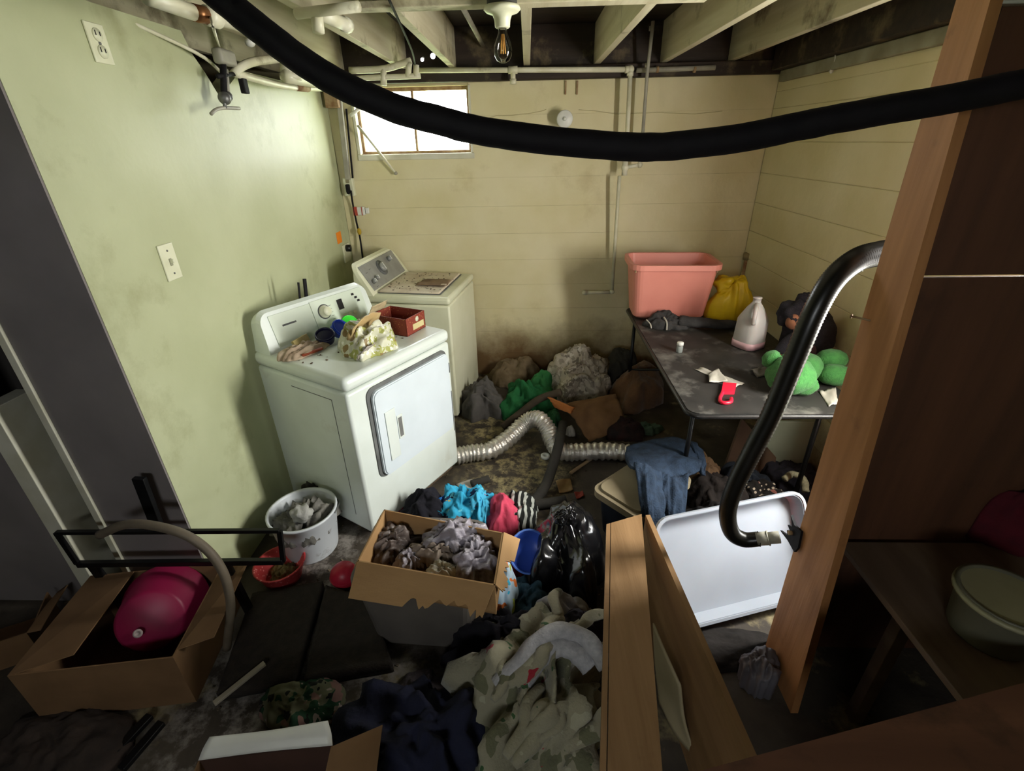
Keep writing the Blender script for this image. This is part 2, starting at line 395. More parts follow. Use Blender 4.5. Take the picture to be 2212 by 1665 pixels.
def courses(parent, u0, u1, hole, place, z1=2.20, hgt=0.2, joint=0.001):
    """horizontal painted block courses, 6 mm proud of the backing; hole = (u0, u1, z0, z1)"""
    z = 0.0
    while z < z1 - 0.02:
        a, b = z + joint / 2, min(z + hgt, z1) - joint / 2
        spans = [(u0, u1)]
        if hole and b > hole[2] and a < hole[3]:
            if hole[2] - a > 0.02: place(u0, u1, a, hole[2], parent)
            a2 = max(a, hole[2])
            if b - hole[3] > 0.02: place(u0, u1, hole[3], b, parent); b = hole[3]
            a = a2
            spans = [(u0, hole[0]), (hole[1], u1)]
        for s0, s1 in spans: place(s0, s1, a, b, parent)
        z += hgt
WX0, WX1, WZ0, WZ1 = -1.215, -0.405, 1.765, 2.185
wb = MB(); wallpoly(wb, 'y', -2.7, XR + 0.2, -0.06, 2.52, (WX0, WX1, WZ0, WZ1), YB + 0.006, 0.19)
wall_back = struct('wall_back', wb, m_joint, 'cream painted block wall with the small window')
def pl_back(a, b, z0, z1, par): MB().box((a, YB - 0.0, z0), (b, YB + 0.012, z1)).build('block_course', m_block, par)
courses(wall_back, XL + 0.002, XR - 0.002, (WX0, WX1, WZ0, WZ1), pl_back)
SY0, SY1, SZ0, SZ1 = 1.31, 1.65, 0.42, 2.10
wr = MB(); wallpoly(wr, 'x', -1.7, YB + 0.006, -0.06, 2.52, (SY0, SY1, SZ0, SZ1), XR + 0.006, 0.19)
wall_right = struct('wall_right', wr, m_joint, 'cream painted block wall on the right')
def pl_right(a, b, z0, z1, par): MB().box((XR - 0.0, a, z0), (XR + 0.012, b, z1), 0.003, seg=1).build('block_course', m_block, par)
courses(wall_right, 0.6, YB - 0.002, (SY0, SY1, SZ0, SZ1), pl_right)

# ceiling: subfloor, joists, sill plates
ceil = struct('ceiling', MB().box((-3.3, -1.7, ZC), (XR + 0.2, YB + 0.2, ZC + 0.05)), m_subfloor, 'dark subfloor with exposed joists')
JX = [at(841, 132, z=ZJ).x, at(972, 141, z=ZJ).x, at(1138, 139, z=ZJ).x, at(1290, 138, z=ZJ).x, at(1428, 138, z=ZJ).x, at(1568, 136, z=ZJ).x]
JX = [JX[0] - 0.86, JX[0] - 0.43] + JX
for x in JX:
    MB().box((x - 0.021, -1.6, ZJ), (x + 0.021, YB - 0.01, ZC - 0.001), 0.002, seg=1).build('joist', m_joist, ceil)
MB().box((XL, YB - 0.06, 2.20), (XR, YB + 0.004, ZJ - 0.003), 0.004, seg=1).build('sill_plate', m_dkwood, ceil)
MB().box((XL - 0.1, YB - 0.012, ZJ), (XR, YB + 0.004, ZC - 0.002)).build('rim_board', m_dkwood, ceil)
MB().box((XR - 0.09, -1.5, 2.215), (XR - 0.02, YB - 0.07, ZC - 0.003), 0.004, seg=1).build('dark_edge_beam', m_dkwood, ceil)
MB().box((XR - 0.03, 1.0, 2.15), (XR + 0.004, YB - 0.07, 2.213), 0.004, seg=1).build('ledge_board', mat('grey_ledge', '#9c9a86', '#7d7760', scale=6, rough=0.7), ceil)
MB().box((-0.62, 2.06, ZJ - 0.022), (0.62, 2.13, ZJ - 0.001), 0.002, seg=1).build('strapping_board', m_joist, ceil)

# window in the back wall
def window(name, label, u0, u1, z0, z1, toworld):
    root = bpy.data.objects.new(name, None); COL.objects.link(root); root['kind'] = 'structure'; root['label'] = label; root['category'] = 'window'
    def bx(nm, a, b, m, bev=0.002, par=root):
        mb = MB().box(a, b, bev, seg=1); mb.xf(toworld); return mb.build(nm, m, par)
    fw = 0.022
    bx('frame_sill', (u0, 0.05, z0), (u1, 0.09, z0 + fw), m_rust); bx('frame_head', (u0, 0.05, z1 - fw), (u1, 0.09, z1), m_rust)
    bx('frame_side', (u0, 0.05, z0 + fw), (u0 + fw, 0.09, z1 - fw), m_rust); bx('frame_side', (u1 - fw, 0.05, z0 + fw), (u1, 0.09, z1 - fw), m_rust)
    mid = (u0 + u1) / 2
    bx('mullion', (mid - 0.008, 0.055, z0 + fw), (mid + 0.008, 0.085, z1 - fw), m_rust)
    for a, b in ((u0 + fw, mid - 0.008), (mid + 0.008, u1 - fw)):
        bx('pane', (a, 0.066, z0 + fw), (b, 0.070, z1 - fw), m_glass, 0)
    bx('ledge', (u0 - 0.02, -0.012, z0 - 0.035), (u1 + 0.02, 0.05, z0 + 0.004), m_trimw, 0.004)
    bx('reveal', (u0 - 0.018, -0.008, z0 + 0.006), (u0 + 0.004, 0.05, z1), m_trimw, 0.003)
    bx('reveal', (u1 - 0.004, -0.008, z0 + 0.006), (u1 + 0.012, 0.05, z1), m_trimw, 0.003)
    return root
gm = bpy.data.materials.new('dirty_glass'); gm.use_nodes = True; nt = gm.node_tree; nt.nodes.remove(nt.nodes['Principled BSDF'])
_o = nt.nodes['Material Output']; _t = nt.nodes.new('ShaderNodeBsdfTransparent'); _g = nt.nodes.new('ShaderNodeBsdfGlossy'); _g.inputs['Roughness'].default_value = 0.05
_d = nt.nodes.new('ShaderNodeBsdfTranslucent'); _d.inputs[0].default_value = (0.8, 0.8, 0.76, 1)
_m1 = nt.nodes.new('ShaderNodeMixShader'); _m1.inputs[0].default_value = 0.06; _m2 = nt.nodes.new('ShaderNodeMixShader')
_n = nt.nodes.new('ShaderNodeTexNoise'); _n.inputs['Scale'].default_value = 7; _r = nt.nodes.new('ShaderNodeMapRange'); _r.inputs[1].default_value = 0.45; _r.inputs[2].default_value = 0.8; _r.inputs[4].default_value = 0.5
_tc = nt.nodes.new('ShaderNodeTexCoord'); nt.links.new(_tc.outputs['Object'], _n.inputs['Vector']); nt.links.new(_n.outputs['Fac'], _r.inputs[0])
nt.links.new(_t.outputs[0], _m1.inputs[1]); nt.links.new(_g.outputs[0], _m1.inputs[2]); nt.links.new(_m1.outputs[0], _m2.inputs[1]); nt.links.new(_d.outputs[0], _m2.inputs[2]); nt.links.new(_r.outputs[0], _m2.inputs[0]); nt.links.new(_m2.outputs[0], _o.inputs[0])
m_glass = gm
window('window_1', 'small bright steel basement window in the back wall', WX0, WX1, WZ0, WZ1, Matrix.Translation((0, YB, 0)))
window('window_2', 'tall narrow side window hidden behind the brown panel', -SY1, -SY0, SZ0, SZ1, Matrix.Translation((XR, 0, 0)) @ Matrix.Rotation(-PI / 2, 4, 'Z'))
# lawn outside, level with the window sills
lw = MB(); lw.box((-9, YB + 0.21, 1.5), (9, 14, 1.72)); struct('lawn_back', lw, m_grass, 'pale lawn outside the back window')
lw = MB(); lw.box((XR + 0.21, -6, -0.3), (12, 8, 0.0)); struct('patio_side', lw, mat('pale_patio', '#b9b6a8', '#a8a595', scale=5), 'pale concrete patio outside the side window')
lw = MB(); lw.box((-9, -9, 1.4), (9, -1.71, 1.66)); struct('lawn_rear', lw, m_grass, 'pale lawn outside the rear window')
window('fill_window', 'small unseen window added behind the viewer to lighten the foreground', 0.0, 0.9, 1.7, 2.15, Matrix.Translation((0, -1.6, 0)) @ Matrix.Rotation(PI, 4, 'Z'))  # unseen window added at the rear as fill for the foreground
# ================================================================== FIXED FITTINGS
m_pipe = mat('white_pipe', '#d9d6c0', '#c8c4a6', scale=9, rough=0.4, stain='#8a7f60', sscale=6, slo=0.6, shi=0.75)
m_pipeg = mat('grey_pipe', '#8d8a7e', '#a09c8c', scale=12, rough=0.5)
m_black = mat('black_rubber', '#0d0b0e', '#141114', scale=20, rough=0.75, bump=0.1, spec=0.25)
m_blackp = mat('black_plastic', '#0d0d0e', '#151516', scale=10, rough=0.35)
m_brass = mat('copper', '#9a6a44', '#7d5638', scale=12, rough=0.4, metal=0.8)
m_ivory = mat('ivory_plastic', '#d8d8bd', '#d0d0b2', scale=8, rough=0.4)
m_whitep = mat('white_plastic', '#dcdcd4', '#d2d2ca', scale=8, rough=0.4)
m_steel = mat('grey_steel', '#777775', '#5f5f5c', scale=14, rough=0.45, metal=0.6)
m_orange = mat('orange_tag', '#f08a1c', '#e8801a', scale=5)
m_redp = mat('red_print', '#b04a3a', '#a24030', scale=5)
m_stud = wood('stud_wood', '#b07c4c', '#99683c', stain='#5a3c24', sscale=4, slo=0.6, shi=0.8)
m_ply = wood('brown_plywood', '#5e3c28', '#4c3020', axis=(1, 1, 0.08), sc=14, stain='#3a2418', sscale=2.5)

def wallp(u, v, d=0.0): return at(u, v, y=YB - d)
# --- water pipes along the back wall
t = thing('water_pipe', 'white water pipe running under the joists and down the back wall', 'pipe', wallp(1322, 640, 0.06))
o = Vector(t.location)
def P(pts, d): return [wallp(u, v, d) - o for u, v in pts]
MB().tube(P([(905, 152), (1362, 150)], 0.13), 0.016, 12).build('horizontal_run', m_pipe, t)
MB().tube(P([(1362, 150), (1352, 352)], 0.13), 0.015, 12).build('drop', m_pipe, t)
b = MB(); c = P([(1362, 150)], 0.13)[0]; b.ball(c, 0.024); b.tube([c + Vector((-0.035, 0, 0)), c + Vector((-0.012, 0, 0))], 0.021); b.tube([c + Vector((0, 0, -0.035)), c + Vector((0, 0, -0.01))], 0.021); b.build('elbow', m_pipe, t)
c = P([(1108, 151)], 0.13)[0]; b = MB().tube([c + Vector((-0.03, 0, 0)), c + Vector((0.03, 0, 0))], 0.022).tube([c, c + Vector((0, 0, -0.075))], 0.016).tube([c + Vector((0, 0, -0.08)), c + Vector((0, 0, -0.05))], 0.021); b.build('tee', m_pipe, t)
c = P([(1350, 362)], 0.13)[0]; e = P([(1382, 356)], 0.13)[0]
b = MB().ball(c, 0.026).tube([c + Vector((0, 0, 0.045)), c + Vector((0, 0, -0.05))], 0.02).tube([c, e], 0.012).ball(e, 0.02).tube([e, e + Vector((0, 0, 0.04))], 0.012); b.build('valve', m_pipe, t)
MB().tube([e + Vector((-0.012, 0, 0.045)), e + Vector((0.03, 0, 0.045))], 0.007).build('valve_lever', m_pipeg, t)
MB().tube([P([(1338, 380)], 0.13)[0], P([(1322, 630)], 0.06)[0]], 0.0125, 10).build('lower_drop', m_pipe, t)
MB().tube(P([(1322, 631), (1268, 632)], 0.06), 0.0135, 10).build('branch', m_pipe, t)
c = P([(1262, 632)], 0.06)[0]; MB().tube([c + Vector((-0.012, 0, 0)), c + Vector((0.02, 0, 0))], 0.02).ball(c, 0.018).build('branch_cap', m_pipe, t)
c = P([(1322, 630)], 0.06)[0]; MB().ball(c, 0.02).build('lower_elbow', m_pipe, t)
b = MB()
t = thing('riser_pipe', 'thin grey riser pipe right of the white drop on the back wall', 'pipe', wallp(1383, 345, 0.10)); o = Vector(t.location)
MB().tube([P([(1411, 45)], 0.22)[0], P([(1398, 160)], 0.14)[0], P([(1384, 350)], 0.13)[0]], 0.011, 10).build('tube', m_pipeg, t)
for uv in ((1409, 60), (1400, 140)): c = P([uv], 0.16)[0]; MB().tube([c + Vector((0, 0.02, -0.012)), c + Vector((0, 0.02, 0.012))], 0.016).build('collar', m_pipeg, t)
t = thing('copper_pipe', 'pipe strapped along the sill right of the riser', 'pipe', wallp(1480, 150, 0.08)); o = Vector(t.location)
MB().tube(P([(1375, 152), (1545, 146)], 0.09), 0.015, 10).build('tube', m_pipeg, t)
for u in (1420, 1500): c = P([(u, 150)], 0.09)[0]; MB().tube([c + Vector((-0.008, 0, 0)), c + Vector((0.008, 0, 0))], 0.019).build('strap', m_rust, t)
# shallow iron hooks under the sill
for k, u in enumerate((1222, 1247)):
    a = wallp(u, 178, 0.008); tag(MB().box((a.x - 0.006, a.y - 0.004, a.z - 0.07), (a.x + 0.006, a.y + 0.006, a.z + 0.01), 0.002).build('iron_strap', m_rust), ('left' if k == 0 else 'right') + ' one of two short iron straps above the round white vent', 'strap', 'iron straps on the back wall')
# round white vent cap
c = wallp(1218, 258, 0.0); t = thing('vent_cap', 'round white vent cap on the back wall near the crack', 'vent', c)
RX = Matrix.Rotation(PI / 2, 4, 'X')
MB().lathe([(0.0, 0.0), (0.050, 0.0), (0.050, 0.07), (0.055, 0.075), (0.055, 0.095), (0.05, 0.10), (0.0, 0.102)], 28, RX).build('cap', m_whitep, t)
MB().tube([(0, -0.102, 0), (0, -0.112, 0)], 0.012, 14).build('knob', m_whitep, t)
# wall cracks as thin recessed dark lines
def crack(pts, label, w=0.0022):
    b = MB(); b.tube([at(u, v, y=YB - 0.0002) for u, v in pts], w, 4, True, 0, False); b2 = b.build('wall_crack', m_joint, wall_back); return b2
crack([(1055, 255), (1072, 250), (1100, 250), (1122, 247), (1150, 244), (1163, 241), (1170, 240), (1180, 236)], 'crack')
crack([(1250, 237), (1290, 240), (1330, 246), (1420, 243), (1500, 246), (1560, 240)], 'crack')

# --- bundle of pipes at the upper left
def zpipe(name, label, spec, parts_mat=m_pipe):
    """spec = [(part name, pixel list with plane dict, radius)]"""
    first = spec[0][1][0]; o = at(first[0], first[1], **first[2]); t = thing(name, label, 'pipe', o)
    for pn, pts, r, mtl in spec:
        q = [at(u, v, **k) - o for u, v, k in pts]
        MB().tube(cr_path(q, 5) if len(q) > 2 else q, r, 12).build(pn, mtl, t)
    return t
Z1 = dict(z=2.19); Z2 = dict(z=2.235); XA = dict(x=-1.30)
zpipe('supply_pipe', 'fat white supply pipe with copper joint above the plaster wall', [
    ('pipe_length', [(318, -8, Z1), (420, 28, Z1)], 0.021, m_pipe), ('copper_joint', [(418, 27, Z1), (444, 33, Z1)], 0.023, m_brass),
    ('coupling', [(444, 33, Z1), (470, 40, Z1)], 0.027, m_pipe), ('pipe_length', [(468, 39, Z1), (545, 56, Z1)], 0.021, m_pipe)])
zpipe('drain_pipe', 'white ringed drain pipe running along the top of the plaster wall', [
    ('pipe_length', [(506, 158, XA), (605, 184, XA), (672, 191, XA), (757, 189, dict(x=-1.22))], 0.016, m_pipe),
    ('coupling', [(640, 187, XA), (664, 190, XA)], 0.022, m_rust), ('coupling', [(735, 190, dict(x=-1.24)), (760, 189, dict(x=-1.22))], 0.023, m_pipe)])
zpipe('waste_pipe', 'thick white waste pipe with ribbed end left of the window', [
    ('pipe_length', [(618, 165, dict(x=-1.20)), (690, 178, dict(x=-1.18)), (742, 183, dict(x=-1.15))], 0.030, m_pipe),
    ('ring', [(692, 178, dict(x=-1.18)), (697, 179, dict(x=-1.18))], 0.037, m_pipe), ('ring', [(712, 180, dict(x=-1.17)), (717, 180.5, dict(x=-1.17))], 0.037, m_pipe), ('ring', [(730, 182, dict(x=-1.16)), (735, 182.5, dict(x=-1.16))], 0.037, m_pipe),
    ('upright_fitting', [(620, 105, dict(x=-1.20)), (628, 168, dict(x=-1.20))], 0.045, m_pipe),
    ('fitting_rim', [(627, 160, dict(x=-1.20)), (629, 172, dict(x=-1.20))], 0.052, m_pipe)])
zpipe('trap_pipe', 'curved white trap arm behind the hanging valve', [
    ('bend', [(505, 160, dict(x=-1.30)), (520, 145, dict(x=-1.28)), (550, 133, dict(x=-1.25)), (600, 127, dict(x=-1.22))], 0.018, m_pipe)])
zpipe('cold_water_pipe', 'white elbowed pipe hung between the left joists', [
    ('pipe_length', [(640, 30, Z2), (775, 14, Z2)], 0.016, m_pipe), ('drop', [(684, 28, Z2), (688, 70, dict(z=2.18))], 0.020, m_pipe),
    ('pipe_length', [(694, 30, Z2), (748, 54, Z2)], 0.022, m_pipe), ('end_ring', [(742, 51, Z2), (751, 55, Z2)], 0.026, m_pipe)])
YP = dict(y=3.45)
zpipe('manifold_pipe', 'white branching pipe crossing above the window', [
    ('pipe_length', [(755, 152, YP), (832, 148, YP), (888, 131, YP)], 0.019, m_pipe), ('drop', [(828, 150, YP), (829, 185, YP)], 0.019, m_pipe),
    ('drop', [(884, 134, YP), (881, 167, YP)], 0.018, m_pipe), ('lower_run', [(745, 172, YP), (800, 168, YP), (908, 164, YP)], 0.015, m_pipe), ('stub', [(899, 140, YP), (899, 166, YP)], 0.017, m_pipe)])
zpipe('ledge_pipe', 'thin white pipe lying above the left wall edge', [('pipe_length', [(165, -5, dict(z=2.275)), (420, 112, dict(x=-1.36)), (480, 158, dict(x=-1.36))], 0.007, m_pipe)])
zpipe('joist_conduit', 'dark conduit hung between the middle joists', [('tube', [(993, 4, dict(z=2.40)), (1043, 98, dict(z=2.40))], 0.013, m_pipeg)])
# hanging shut-off valve with its tee handle
o = at(485, 231, x=-1.30); t = thing('shutoff_valve', 'hanging black shut-off valve with a tee handle at the broken wall edge', 'valve', o)
q = lambda u, v: at(u, v, x=-1.30) - o
MB().tube([q(481, 118), q(484, 205)], 0.013, 10).build('stem', m_black, t)
MB().tube([q(489, 150), q(493, 205)], 0.008, 8).build('guide_rod', m_pipeg, t)
MB().ball(q(485, 212), 0.026).ball(q(492, 208), 0.02).build('packing_nut', m_steel, t)
MB().tube([q(484, 205), q(486, 234)], 0.008, 8).build('handle_stem', m_steel, t)
MB().tube(cr_path([q(456, 246), q(466, 237), q(485, 233), q(517, 234)], 4), 0.007, 8).build('tee_handle', m_pipeg, t)
MB().box(tuple(q(478, 130) - Vector((0.022, 0.03, 0.015))), tuple(q(492, 118) + Vector((0.022, 0.03, 0.015))), 0.012).build('body', m_pipeg, t)
MB().tube([q(505, 160), q(470, 165)], 0.009).build('side_port', m_black, t)
MB().box(tuple(q(527, 186) - Vector((0.012, 0.02, 0.03))), tuple(q(527, 186) + Vector((0.012, 0.02, 0.03))), 0.004).build('black_clip', m_black, t)
# cords under the joists
def cord(name, label, pts, r, m):
    p = [at(u, v, **k) for u, v, k in pts]
    return tag(MB().tube(cr_path(p, 6), r, 8).build(name, m), label, 'cord')
cord('hanging_cord', 'pale cords dangling from the copper jointed pipe', [(455, 36, Z1), (462, 65, dict(z=2.12)), (472, 95, dict(x=-1.28)), (480, 118, dict(x=-1.29))], 0.004, m_pipe)
cord('black_wire', 'thin black wire crossing the second joist from the left', [(838, -6, dict(z=2.26)), (866, 55, dict(z=2.25)), (890, 110, dict(z=2.25)), (897, 142, dict(y=3.5))], 0.005, m_black)
cord('white_pull_cord', 'short white string with a bead against the right wall', [(1803, 110, dict(x=XR - 0.04)), (1804, 128, dict(x=XR - 0.03)), (1796, 152, dict(x=XR - 0.02))], 0.003, m_whitep)
b = MB().ball(at(1796, 154, x=XR - 0.02), 0.011); b.build('bead', m_whitep, bpy.data.objects['white_pull_cord'])
o = at(540, 92, x=-1.25); t = thing('pull_switch', 'small white pull switch hung from the pipes at upper left', 'switch', o)
MB().ball((0, 0, 0), 0.022, sz=0.8).build('body', m_whitep, t); MB().tube(cr_path([(0, 0, 0.01), (-0.015, 0, 0.05), (-0.01, 0, 0.10)], 4), 0.003, 6).build('cord', m_whitep, t)

# --- bare bulb
cx = at(1085, 50, y=2.05); t = thing('ceiling_lamp', 'bare clear bulb in a white porcelain lampholder under the joists', 'lamp', (cx.x, 2.06, ZJ + 0.018))
MB().lathe([(0.0, 0.0), (0.052, 0.0), (0.052, -0.045), (0.0, -0.045)][::-1], 24).build('junction_box', mat('dark_box', '#2d2c28', '#3a3832', scale=10), t)
MB().lathe([(0.0, -0.045), (0.060, -0.046), (0.064, -0.056), (0.055, -0.064), (0.034, -0.070), (0.028, -0.085), (0.026, -0.105), (0.022, -0.108), (0.0, -0.108)][::-1], 28).build('lampholder', m_ivory, t)
bl = [(0.0, -0.098), (0.014, -0.108), (0.016, -0.122), (0.021, -0.135), (0.029, -0.152), (0.033, -0.170), (0.031, -0.188), (0.022, -0.203), (0.008, -0.210), (0.0, -0.211)]
gm2 = bpy.data.materials.new('clear_bulb'); gm2.use_nodes = True; n2 = gm2.node_tree.nodes; l2 = gm2.node_tree.links; n2.remove(n2['Principled BSDF'])
_t = n2.new('ShaderNodeBsdfTransparent'); _t.inputs[0].default_value = (0.93, 0.93, 0.88, 1); _g = n2.new('ShaderNodeBsdfGlossy'); _g.inputs['Roughness'].default_value = 0.04
_f = n2.new('ShaderNodeFresnel'); _f.inputs[0].default_value = 1.6; _m = n2.new('ShaderNodeMixShader'); l2.new(_f.outputs[0], _m.inputs[0]); l2.new(_t.outputs[0], _m.inputs[1]); l2.new(_g.outputs[0], _m.inputs[2]); l2.new(_m.outputs[0], n2['Material Output'].inputs[0])
bulb = MB().lathe(bl[::-1], 24).build('bulb', gm2, t)
fil = mat('amber_filament', '#d09a50', '#c08a40', scale=5)
b = MB(); 
for k in range(4):
    a = k * PI / 2; b.cyl((0.004 * math.cos(a), 0.004 * math.sin(a), -0.125), (0.008 * math.cos(a), 0.008 * math.sin(a), -0.182), 0.0022, 8)
b.build('filament', fil, bulb)
# two bright white glints by the joist, put in as glowing balls
m_glint = bpy.data.materials.new('glint_glow'); m_glint.use_nodes = True; e_ = m_glint.node_tree.nodes['Principled BSDF']; e_.inputs['Emission Color'].default_value = (0.85, 0.88, 1, 1); e_.inputs['Emission Strength'].default_value = 4
for k, (u, v, r) in enumerate(((935, 121, 0.015), (912, 129, 0.010))):
    c = at(u, v, y=3.5); t = thing('glint_ball', ('larger' if k == 0 else 'smaller') + ' of two tiny glowing balls added for white glints beside the joist', 'lamp', c, group='glowing glint balls beside the joist')
    MB().ball((0, 0, 0), r, n=14, m=8).build('lens', m_glint, t)
    MB().cyl((0, 0.006, 0.0), (0, 0.03, 0.012), r * 0.9, 12).build('base', m_whitep, t)

# --- corner conduit, outlets, tags
o = wallp(735, 218, 0.05); t = thing('corner_conduit', 'grey cable conduit running down the left back corner to an outlet', 'conduit', wallp(757, 385, 0.03)); o = Vector(t.location)
MB().beam(wallp(733, 215, 0.05) - o, wallp(752, 388, 0.05) - o, 0.035, 0.03, (0, 1, 0), 0.004).build('conduit', m_pipeg, t)
MB().beam(wallp(748, 235, 0.03) - o, wallp(762, 385, 0.03) - o, 0.012, 0.012, (0, 1, 0), 0.003).build('cable', m_black, t)
c = wallp(716, 215, 0.08) - o; MB().box(tuple(c - Vector((0.04, 0.03, 0.05))), tuple(c + Vector((0.05, 0.03, 0.06))), 0.006).build('junction_box', m_rust, t)
def outlet_box(name, label, u, v, w, h, rm, d=0.03):
    o = wallp(u, v, 0); t = thing(name, label, 'outlet', o)
    MB().box((-w / 2, -d, -h / 2), (w / 2, 0, h / 2), 0.006).build('plate', rm, t); return t, o
t, o = outlet_box('wall_outlet', 'cream surface outlet with a black plug in the left back corner', 757, 403, 0.075, 0.125, m_ivory, 0.045)
MB().box((-0.014, -0.075, -0.035), (0.014, -0.046, 0.02), 0.006).ball((0, -0.065, -0.035), 0.013).build('plug', m_black, t)
MB().box((-0.013, -0.05, 0.028), (0.013, -0.045, 0.05), 0.003).build('socket', mat('socket_tan', '#8d8668', '#837c60', scale=5), t)
cord('power_cable', 'black and yellow cord hanging from the corner outlet behind the washer', [(758, 412, dict(y=YB - 0.065)), (762, 440, dict(y=YB - 0.03)), (770, 480, dict(y=YB - 0.03)), (777, 510, dict(y=YB - 0.04)), (782, 545, dict(y=YB - 0.05)), (786, 580, dict(y=YB - 0.05))], 0.007, m_black)
b = MB(); c = at(776, 500, y=YB - 0.05); b.ball(c, 0.016, sz=1.6).build('cord_clip', mat('yellow_clip', '#b99a2a', '#a58820', scale=5), bpy.data.objects['power_cable'])
t, o = outlet_box('gas_label_box', 'white box with a red print beside the cord on the back wall', 778, 455, 0.085, 0.06, m_whitep, 0.03)
MB().box((-0.044, -0.033, -0.031), (-0.012, -0.030, 0.031), 0.001).build('red_stripe', m_redp, t); MB().box((0.02, -0.033, -0.031), (0.026, -0.030, 0.031), 0.001).build('red_line', m_redp, t)
MB().box((0.046, -0.02, -0.02), (0.072, 0, 0.022), 0.003).build('side_lug', m_whitep, t)
def lw_point(u, v): return at(u, v, x=XL)
c = lw_point(732, 513); tag(MB().box((XL, c.y - 0.045, c.z - 0.04), (XL + 0.004, c.y + 0.045, c.z + 0.04), 0.001, seg=1).build('orange_tag', m_orange), 'small orange tag stuck on the plaster wall behind the washer', 'tag')
c = lw_point(745, 536); t = thing('dryer_outlet', 'pale dryer outlet plate with a round black plug behind the washer', 'outlet', (XL, c.y, c.z))
MB().box((0, -0.06, -0.10), (0.012, 0.07, 0.03), 0.003).build('plate', m_ivory, t); MB().tube([(0.012, 0, 0), (0.045, 0, 0)], 0.026, 16).build('plug', m_blackp, t)
def lplate(name, label, u, v, hy, hz):
    c = lw_point(u, v); t = thing(name, label, 'outlet' if 'outlet' in name else 'switch', (XL, c.y, c.z)); MB().box((0, -hy, -hz), (0.007, hy, hz), 0.003).build('plate', m_ivory, t); return t
t = lplate('duplex_outlet', 'ivory duplex outlet high on the plaster wall', 211, 94, 0.040, 0.056)
dk = mat('slot_tan', '#9a9a80', '#8f8f74', scale=5)  # darker tan than the ivory plate, for the switch slot
for z in (0.023, -0.023):
    r = MB().tube([(0.007, 0, z), (0.011, 0, z)], 0.019, 20).build('socket', m_ivory, t)
    MB().box((0.011, -0.011, z - 0.002), (0.0118, -0.007, z + 0.012)).box((0.011, 0.007, z - 0.002), (0.0118, 0.011, z + 0.010)).build('slot', m_black, r)
MB().tube([(0.007, 0, 0), (0.0095, 0, 0)], 0.005, 10).build('screw', m_steel, t)
t = lplate('light_switch', 'ivory single light switch on the plaster wall above the grey end', 365, 566, 0.042, 0.068)
MB().box((0.007, -0.007, -0.014), (0.010, 0.007, 0.014), 0.001, seg=1).build('slot', dk, t); MB().box((0.009, -0.005, -0.004), (0.022, 0.005, 0.012), 0.002).build('toggle', m_ivory, t)
for z in (0.043, -0.043): MB().tube([(0.007, 0, z), (0.009, 0, z)], 0.004, 8).build('screw', m_steel, t)
# loose rod propped under the window
a, b_ = at(772, 270, y=YB - 0.10), at(855, 374, y=YB - 0.03)
t = thing('window_prop_rod', 'white rod propped diagonally below the window corner', 'rod', b_); MB().tube([a - b_, Vector((0, 0, 0))], 0.0085, 10).build('rod', m_pipe, t); MB().ball((0, 0, 0), 0.013).build('tip', m_pipeg, t)
a, b_ = at(757, 250, y=YB - 0.05), at(776, 234, y=YB - 0.05); tag(MB().tube([a, b_], 0.012, 10).build('window_latch', m_whitep), 'white latch stub on the left window jamb', 'latch')
# pipe stub at the right back corner
c = at(1614, 552, y=YB - 0.06); t = thing('corner_stub_pipe', 'rusty capped pipe standing in the right back corner above the table', 'pipe', (c.x, YB - 0.06, 0))
MB().tube([(0, 0, 0), (0, 0, c.z - 0.02)], 0.016, 10).build('pipe_length', m_rust, t); MB().tube([(0, 0, c.z - 0.03), (0, 0, c.z + 0.02)], 0.028, 12).build('cap', mat('tan_cap', '#9a8b66', '#8a7b58', scale=8), t)

# --- black hose slung across the view
hp = [(300, -170), (470, -12), (560, 62), (660, 137), (750, 190), (860, 236), (960, 264), (1050, 285), (1200, 305), (1350, 317), (1450, 316), (1600, 298), (1750, 268), (1900, 240), (2050, 214), (2212, 181), (2330, 158)]
pp = [at(u, v, y=1.06) for u, v in hp]; pp[0].y = 1.02
if pp[0].z > 2.27: pp[0].z = 2.27
pp.append(Vector((XR - 0.002, 1.10, pp[-1].z + 0.03)))
pth = cr_path(pp, 10)
tag(MB().tube(pth, lambda s, th: 0.0258 + 0.0012 * nz(s * 60, math.cos(th), math.sin(th)), 18).build('slung_hose', m_black), 'thick black hose slung across the room below the joists', 'hose')

# --- stud post, brown panels, shelf
xp = 0.93
po = MB()
vs = [(xp, 1.03, 0), (xp, 1.255, 0), (xp + 0.026, 1.255, 0), (xp + 0.026, 1.03, 0), (xp, 1.262, 2.279), (xp, 1.345, 2.279), (xp + 0.026, 1.345, 2.279), (xp + 0.026, 1.262, 2.279)]
po.add(vs, [(0, 1, 2, 3), (4, 5, 6, 7), (0, 1, 5, 4), (1, 2, 6, 5), (2, 3, 7, 6), (3, 0, 4, 7)])
post = tag(po.build('stud_post', m_stud), 'leaning orange-brown wooden stud at the right', 'post')
yp = 1.285
zg = at(1945, 598, y=yp).z; zs = 0.56
bz = at(1810, 1158, y=yp).z
t = thing('plywood_partition', 'dark brown plywood partition right of the stud', 'panel', (1.3, yp, zs))
MB().box((0.965 - 1.3, 0, 0.002 - zs), (XR - 1.305, 0.012, zg - 0.003 - zs)).build('lower_sheet', m_ply, t)
MB().box((0.96 - 1.3, 0, zg + 0.003 - zs), (XR - 1.305, 0.012, 2.27 - zs)).build('upper_sheet', m_ply, t)
MB().box((0.957 - 1.3, -0.012, bz - zs), (0.985 - 1.3, -0.001, 2.26 - zs), 0.002).build('edge_batten', m_dkwood, t)
